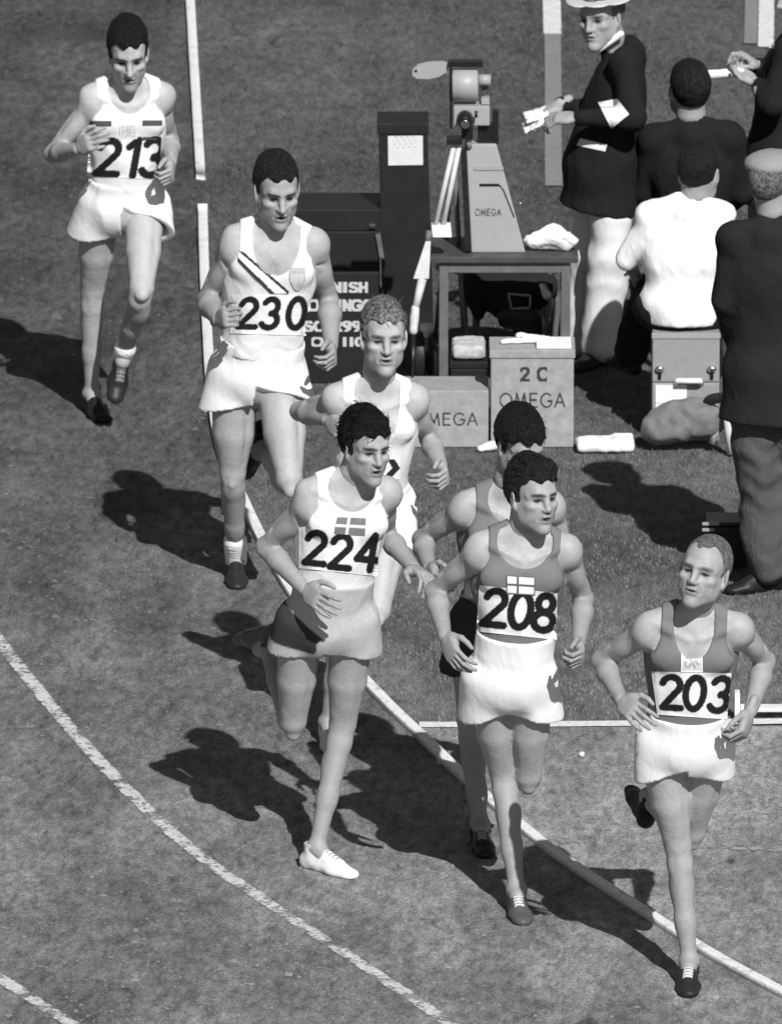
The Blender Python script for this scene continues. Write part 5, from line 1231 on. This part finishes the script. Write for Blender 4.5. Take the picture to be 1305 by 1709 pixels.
# ------------------------------------------------------------------ officials in street clothes
def cloth_from(name, prims, vox, mat, root, fr, seed, amp=.006, cuts=(), base=16, stretch=(1, .6, 1), subs=()):
    F = build_prims(prims, vox); X, Y, Z = F.P((slice(None),) * 3); a, b, c = fr.locg(X, Y, Z)
    F.F = F.F - (amp * wn(a, b, c, seed, base=base, stretch=stretch)).astype(np.float32)
    for (p, n) in cuts: F.F = np.maximum(F.F, ((X - p[0]) * n[0] + (Y - p[1]) * n[1] + (Z - p[2]) * n[2]).astype(np.float32))
    for p, k in subs: F.op(p, k, 'sub')
    V, Q = F.mesh(); o = link_mesh(name, V, Q, mat, root); o['_v'] = 0; del o['_v']; return V, Q
def official(S):
    h = S.get('s', 1.0); g = GP(*S['base']); Y0 = g[1]; J = lambda t: W(t[0], t[1], Y0 - t[2])
    root = empty('person', (g[0], g[1], 0), S['label'], 'official', 'officials and timekeepers behind the runners')
    SA, SB, HA, HB, neck = [J(S[k]) for k in ('shA', 'shB', 'hipA', 'hipB', 'neck')]
    up = (SA + SB) / 2 - (HA + HB) / 2; C = Frame((SA + SB) / 2, SB - SA, up); Pv = Frame((HA + HB) / 2, HB - HA, up)
    b = S.get('bulk', 1.0); Vs, Qs, Ts = [], [], []; nb = 0
    hc = J(S['head']); H = head_frame(hc, *S['look']); hs = S.get('hs', 1.12)
    V, Q, t = head_mesh(H, hs, neck, dict(S.get('face', {}), vox=.0030)); Vs.append(V); Qs.append(Q); Ts.append(t); nb = len(V)
    body = [(rc(C.p(0, -.10, .01), Pv.p(0, 0, 0), .08, .08), .02), (rc(C.p(0, -.06, .02), neck, .05, .05), .02)]
    jk = []
    ft = S.get('fat', 0.0)
    jk += [(el(C.p(0, -.14 * h, .0), C.ax, (.172 * h * b, .19 * h, .118 * h * b)), .04), (rc(C.p(0, -.22 * h, .01), Pv.p(0, -.02, .01 + ft), (.140 + ft * .3) * h * b, (.158 + ft * .5) * h * b, (C.f, .80)), .05),
           (el(Pv.p(0, .03, -.01), Pv.ax, (.172 * h * b, .13 * h, .130 * h * b)), .05)]
    for q, sh in ((-1, SA), (1, SB)): jk += [(rc(C.p(q * .04 * h, .075 * h, -.02), C.p(q * .16 * h, .015 * h, -.01), .036 * h, .052 * h), .04), (el(sh, C.ax, (.062 * h, .066 * h, .066 * h)), .05)]
    cuts = [];
    for k, sh in (('A', SA), ('B', SB)):
        if 'arm' + k not in S: continue
        E, Wr, Hd = [J(v) for v in S['arm' + k]]; fd = nrm(Wr - E)
        end = Wr - fd * .02 if not S.get('short') else E + fd * .01
        jk += [(rc(sh, E, .060 * h * b, .052 * h * b), .03)]
        if not S.get('short'): jk += [(rc(E, end, .053 * h * b, .040 * h), .03)]
        body += [(rc(sh, E, .04, .036), .02), (rc(E, E + fd * .08, .036, .040), .02), (rc(E + fd * .08, Wr, .040, .026), .02)]
        pn, th, cu = S.get('hand' + k, ((.5 if k == 'A' else -.5, .3, -.5), 1 if k == 'A' else -1, [.5, .6, .7, .8]))
        V, Q = build_prims(hand_prims(Wr, Hd, np.array(pn, float), th, cu, 1.0), .0034).mesh(); Vs.append(V); Qs.append(Q + nb); Ts.append(np.full(len(V), .85)); nb += len(V)
    tr = []; tcuts = []
    tw = S.get('baggy', 1.0)
    for k, hp in (('A', HA), ('B', HB)):
        K, An, To = [J(v) for v in S['leg' + k]]; sd = nrm(An - K); td = nrm(K - hp); q = -1 if k == 'A' else 1
        tr += [(rc(hp, K, .100 * h * tw, .080 * h * tw), .03), (rc(K, An - sd * .01, .080 * h * tw, .078 * h * tw), .03)]; body += [(rc(K, An, .05, .03), .02)]
        shoe(An, To, h, q, dict(tone=.014, flat=S.get('flatfeet', True), **({'sock': (0, .06, -.005)} if S.get('socks') else {})), root)
    tr += [(el(Pv.p(0, .0, 0), Pv.ax, (.165 * h, .12, .115)), .04)]
    F = build_prims(body, .009); V, Q = F.mesh(); Vs.append(V); Qs.append(Q + nb); Ts.append(np.ones(len(V)) * .9)
    link_mesh('body', np.concatenate(Vs), np.concatenate(Qs), M[S.get('skin', 'skin')], root, np.concatenate(Ts))
    if S.get('hair'): hair_mesh(H, hs, S['hair'], root)
    kl = S.get('skirt', .16) * h; jk.append((rc(Pv.p(0, 0, 0), Pv.p(0, -kl, .0), .158 * h * b, .192 * h * b, (Pv.f, .86)), .04)) if kl > .05 else None
    scuts = [(Pv.p(0, -kl, 0), -Pv.u)]
    jk.append((rc(C.p(0, .02, -.02), neck - nrm(hc - neck) * .025, .085 * h, .066 * h), .03)); neckhole = [(rc(neck - nrm(hc - neck) * .02, neck + nrm(hc - neck) * .12, .054, .060), .008)]
    jV, jQ = cloth_from('shirt' if S.get('short') else 'jacket', jk, .0075, M[S['top']], root, C, S['seed'], S.get('wr', .006), scuts, subs=neckhole)
    cloth_from('trousers', tr, .008, M[S['bottom']], root, Pv, S['seed'] + 2, S.get('twr', .007) * 1.5, ([(Pv.p(0, -kl + .005, 0), Pv.u)] if kl > .1 else ()), base=7, stretch=(1, 1.3, 1))
    if 'collar' in S:
        a, c_ = [J(v) for v in S['collar']]; blob('collar', [(rc(a, c_, .013, .016), .01)], .005, M['white_cloth'], root, .001)
    if S.get('ring'):
        ngd = nrm(hc - neck); p0 = neck - ngd * .004
        V, Q = build_prims([(rc(p0 - ngd * .012, p0 + ngd * .014, .060, .056), .01)], .005).mesh(); link_mesh('collar', V, Q, M[S['ring']], root)
    if S.get('hat') == 'cap':
        pr = [(el(H.p(0, .078 * hs, -.012), H.ax, (.094 * hs, .048 * hs, .112 * hs)), .02), (el(H.p(0, .060 * hs, .085), H.ax, (.066, .010, .052)), .01)]
        F = build_prims(pr, .005); X, Y, Z = F.P((slice(None),) * 3); a, bb, c = H.locg(X, Y, Z); F.F = np.maximum(F.F, (.048 * hs - bb).astype(np.float32)); F.F -= (.0025 * wn(a, bb, c, 9.1, base=30)).astype(np.float32)
        V, Q = F.mesh(); link_mesh('cap', V, Q, M['cap'], root)
    if S.get('hat') == 'brim':
        pr = [(el(H.p(0, .066 * hs, -.005), H.ax, (.155, .009, .165)), .006), (rc(H.p(0, .07 * hs, -.005), H.p(0, .145 * hs, -.005), .088, .078), .012)]
        V, Q = build_prims(pr, .005).mesh(); hb = link_mesh('hat', V, Q, M['straw'], root)
        V, Q = build_prims([(rc(H.p(0, .082 * hs, -.005), H.p(0, .094 * hs, -.005), .0915, .0905), .004)], .005).mesh(); link_mesh('hat_band', V, Q, M['suit_b'], hb)
    bv = BVHTree.FromPolygons([tuple(v) for v in jV.tolist()], [tuple(q) for q in jQ.tolist()])
    for (nm, cor, pf, off) in S.get('decals', []): decal(nm, bv, cor, pf, root, off=off)
    return root, J
r, J = official(dict(id='hat', base=(985, 600), s=1.0, seed=1.1, label='elderly man in a dark blazer and pale hat, standing and holding papers', top='suit', bottom='flannel', fat=.03, bulk=1.08,
    hipA=(1005, 266, -.09), hipB=(1020, 272, .09), shA=(1034, 100, -.17), shB=(1044, 104, .17), neck=(1022, 72, .02), head=(1003, 26, .05), look=(-30, 2, -4), hs=1.14,
    armA=((985, 190, -.20), (934, 172, -.02), (905, 188, .02)), armB=((1056, 196, .27), (962, 196, .24), (930, 196, .22)),
    handA=((0, 0, -1), 1, [.3, .3, .4, .4]), legA=((985, 430, -.10), (968, 572, -.10), (940, 594, -.06)), legB=((1018, 430, .10), (1000, 580, .10), (980, 606, .16)), skirt=.20, twr=.007, baggy=1.15,
    collar=((1000, 82, .10), (1036, 56, .11)), hat='brim', face=dict(mouth=.15, brow=.7, stubble=0), hair=dict(mat='hair_blond', top=.004, side=.006, line=.06, rag=.001, locks=40, len=.01),
    decals=[('armband', [(1020, 214), (1050, 190), (1030, 164), (998, 170)], plainband(.72), .006), ('pocket_flap', [(962, 242), (1010, 252), (1013, 241), (968, 230)], plainband(.62), .006), ('lapel_badge', [(968, 113), (977, 122), (991, 103), (983, 95)], plainband(.5), .006)]))
pp = blob('program_sheets', [(rbox(J((895, 190, .03)), (nrm((.8, 0, .35)), nrm((0, 1, .3)), nrm((-.35, -.3, .9))), (.055, .05, .006), .004), .01), (rbox(J((890, 205, .05)), (nrm((.8, 0, .5)), nrm((0, 1, .3)), nrm((-.5, -.3, .8))), (.05, .05, .005), .004), .01)], .004, M['paper'], None, .002, 50)
tag(pp, 'white programme sheets held by the elderly man in the pale hat', 'papers')
r, J = official(dict(id='back', base=(1155, 610), seed=2.3, label='seated man in a dark suit seen from behind, bare headed', top='suit', bottom='suit_b', bulk=1.06,
    hipA=(1200, 400, 0), hipB=(1116, 400, 0), shA=(1218, 232, .02), shB=(1092, 232, .02), neck=(1153, 200, .02), head=(1150, 150, .0), look=(192, -4, 0), hs=1.15, skirt=.06,
    armA=((1238, 320, -.05), (1200, 350, -.28), (1180, 350, -.36)), armB=((1074, 320, -.05), (1110, 350, -.28), (1130, 350, -.36)),
    legA=((1196, 396, -.44), (1196, 540, -.50), (1196, 545, -.66)), legB=((1110, 396, -.44), (1112, 540, -.50), (1112, 545, -.66)), face=dict(), ring='suit_b',
    hair=dict(mat='hair_dark', top=.010, side=.006, line=.06, rag=.002, locks=300, len=.02, lr=.003, lift=.1, comb=(.1, -.6, 0), wild=.3, back=.012, nape=-.04)))
st = empty('stool', (J((1158, 470, -.02))[0], J((1158, 470, -.02))[1], 0), 'low wooden stool under the seated man in the dark suit', 'stool')
sp = J((1158, 470, -.02)); bx('seat', sp[0] - .19, sp[0] + .19, sp[1] - .15, sp[1] + .17, .41, .44, M['wood_dark'], st)
for dx in (-.16, .13):
    for dy in (-.13, .12): bx('leg', sp[0] + dx, sp[0] + dx + .03, sp[1] + dy, sp[1] + dy + .03, .004, .409, M['wood_dark'], st, .002)
r, J = official(dict(id='shirt', base=(1144, 738), seed=3.1, label='man in a white shirt sitting on the grey case, seen from behind', top='shirt', bottom='suit_b', short=True, bulk=1.08, wr=.007,
    hipA=(1180, 520, -.14), hipB=(1100, 518, -.14), shA=(1192, 362, -.14), shB=(1096, 362, -.14), neck=(1160, 332, -.14), head=(1166, 290, -.17), look=(165, 10, 0), hs=1.12, skirt=.04,
    armA=((1216, 450, -.20), (1196, 470, -.42), (1180, 472, -.48)), armB=((1046, 432, -.18), (1046, 440, -.40), (1060, 446, -.47)),
    legA=((1180, 500, -.55), (1176, 620, -.62), (1176, 628, -.76)), legB=((1084, 490, -.56), (1052, 590, -.58), (1036, 606, -.66)), socks=True, face=dict(), ring='shirt', baggy=1.05,
    hair=dict(mat='hair_dark', top=.010, side=.006, line=.06, rag=.002, locks=300, len=.02, lr=.003, lift=.1, comb=(.1, -.6, 0), wild=.3, back=.012, nape=-.045)))
official(dict(id='cap', base=(1282, 985), s=1.03, seed=4.7, label='man in flat cap, dark jacket and grey trousers, standing at the right edge, back turned', top='suit_b', bottom='trouser_grey', bulk=1.06, baggy=1.22, twr=.014,
    hipA=(1318, 628, .0), hipB=(1250, 626, .0), shA=(1350, 405, .03), shB=(1226, 398, .03), neck=(1290, 362, .02), head=(1288, 306, .0), look=(158, 0, 0), hs=1.12, skirt=.16,
    armA=((1370, 510, .0), (1350, 600, -.12), (1345, 620, -.16)), armB=((1212, 500, .02), (1230, 590, -.12), (1240, 612, -.14)),
    legA=((1330, 790, -.02), (1345, 945, -.05), (1352, 965, -.16)), legB=((1268, 790, .0), (1286, 950, .0), (1268, 974, .02)), hat='cap', face=dict(), ring='suit_b',
    hair=dict(mat='hair_thin', top=.004, side=.004, line=.06, rag=.001, locks=200, len=.01, lr=.003, lift=.1, comb=(.1, -.6, 0), wild=.3, back=.016, nape=-.04)))
r, J = official(dict(id='corner', base=(1300, 590), seed=5.3, label='man in a dark blazer at the upper right corner, arms raised to hold field glasses', top='suit', bottom='flannel', bulk=1.05,
    hipA=(1296, 258, -.09), hipB=(1302, 262, .09), shA=(1322, 78, -.17), shB=(1318, 84, .17), neck=(1334, 40, .02), head=(1342, -10, .04), look=(-70, 4, -4), hs=1.15, skirt=.20,
    armA=((1292, 160, -.18), (1262, 108, .0), (1246, 96, .03)), armB=((1290, 172, .25), (1262, 138, .16), (1244, 126, .14)), ring='white_cloth',
    handA=((-.4, 0, -1), 1, [.8, .8, .9, .9]), handB=((-.4, 0, 1), -1, [.8, .8, .9, .9]),
    legA=((1275, 420, -.10), (1262, 560, -.10), (1240, 585, -.06)), legB=((1300, 425, .10), (1300, 568, .10), (1280, 592, .16)), face=dict(brow=.6), baggy=1.1,
    hair=dict(mat='hair_thin', top=.008, side=.006, line=.06, rag=.002, locks=100, len=.01), decals=[('lapel_badge', [(1279, 78), (1292, 80), (1292, 72), (1280, 71)], plainband(.6), .006)]))
pb = blob('rolled_paper', [(rc(J((1183, 124, .12)), J((1236, 120, .13)), .021, .020), .01)], .005, M['paper'], None, .001, 40)
tag(pb, 'rolled white paper held out by the man in the upper right corner', 'papers')
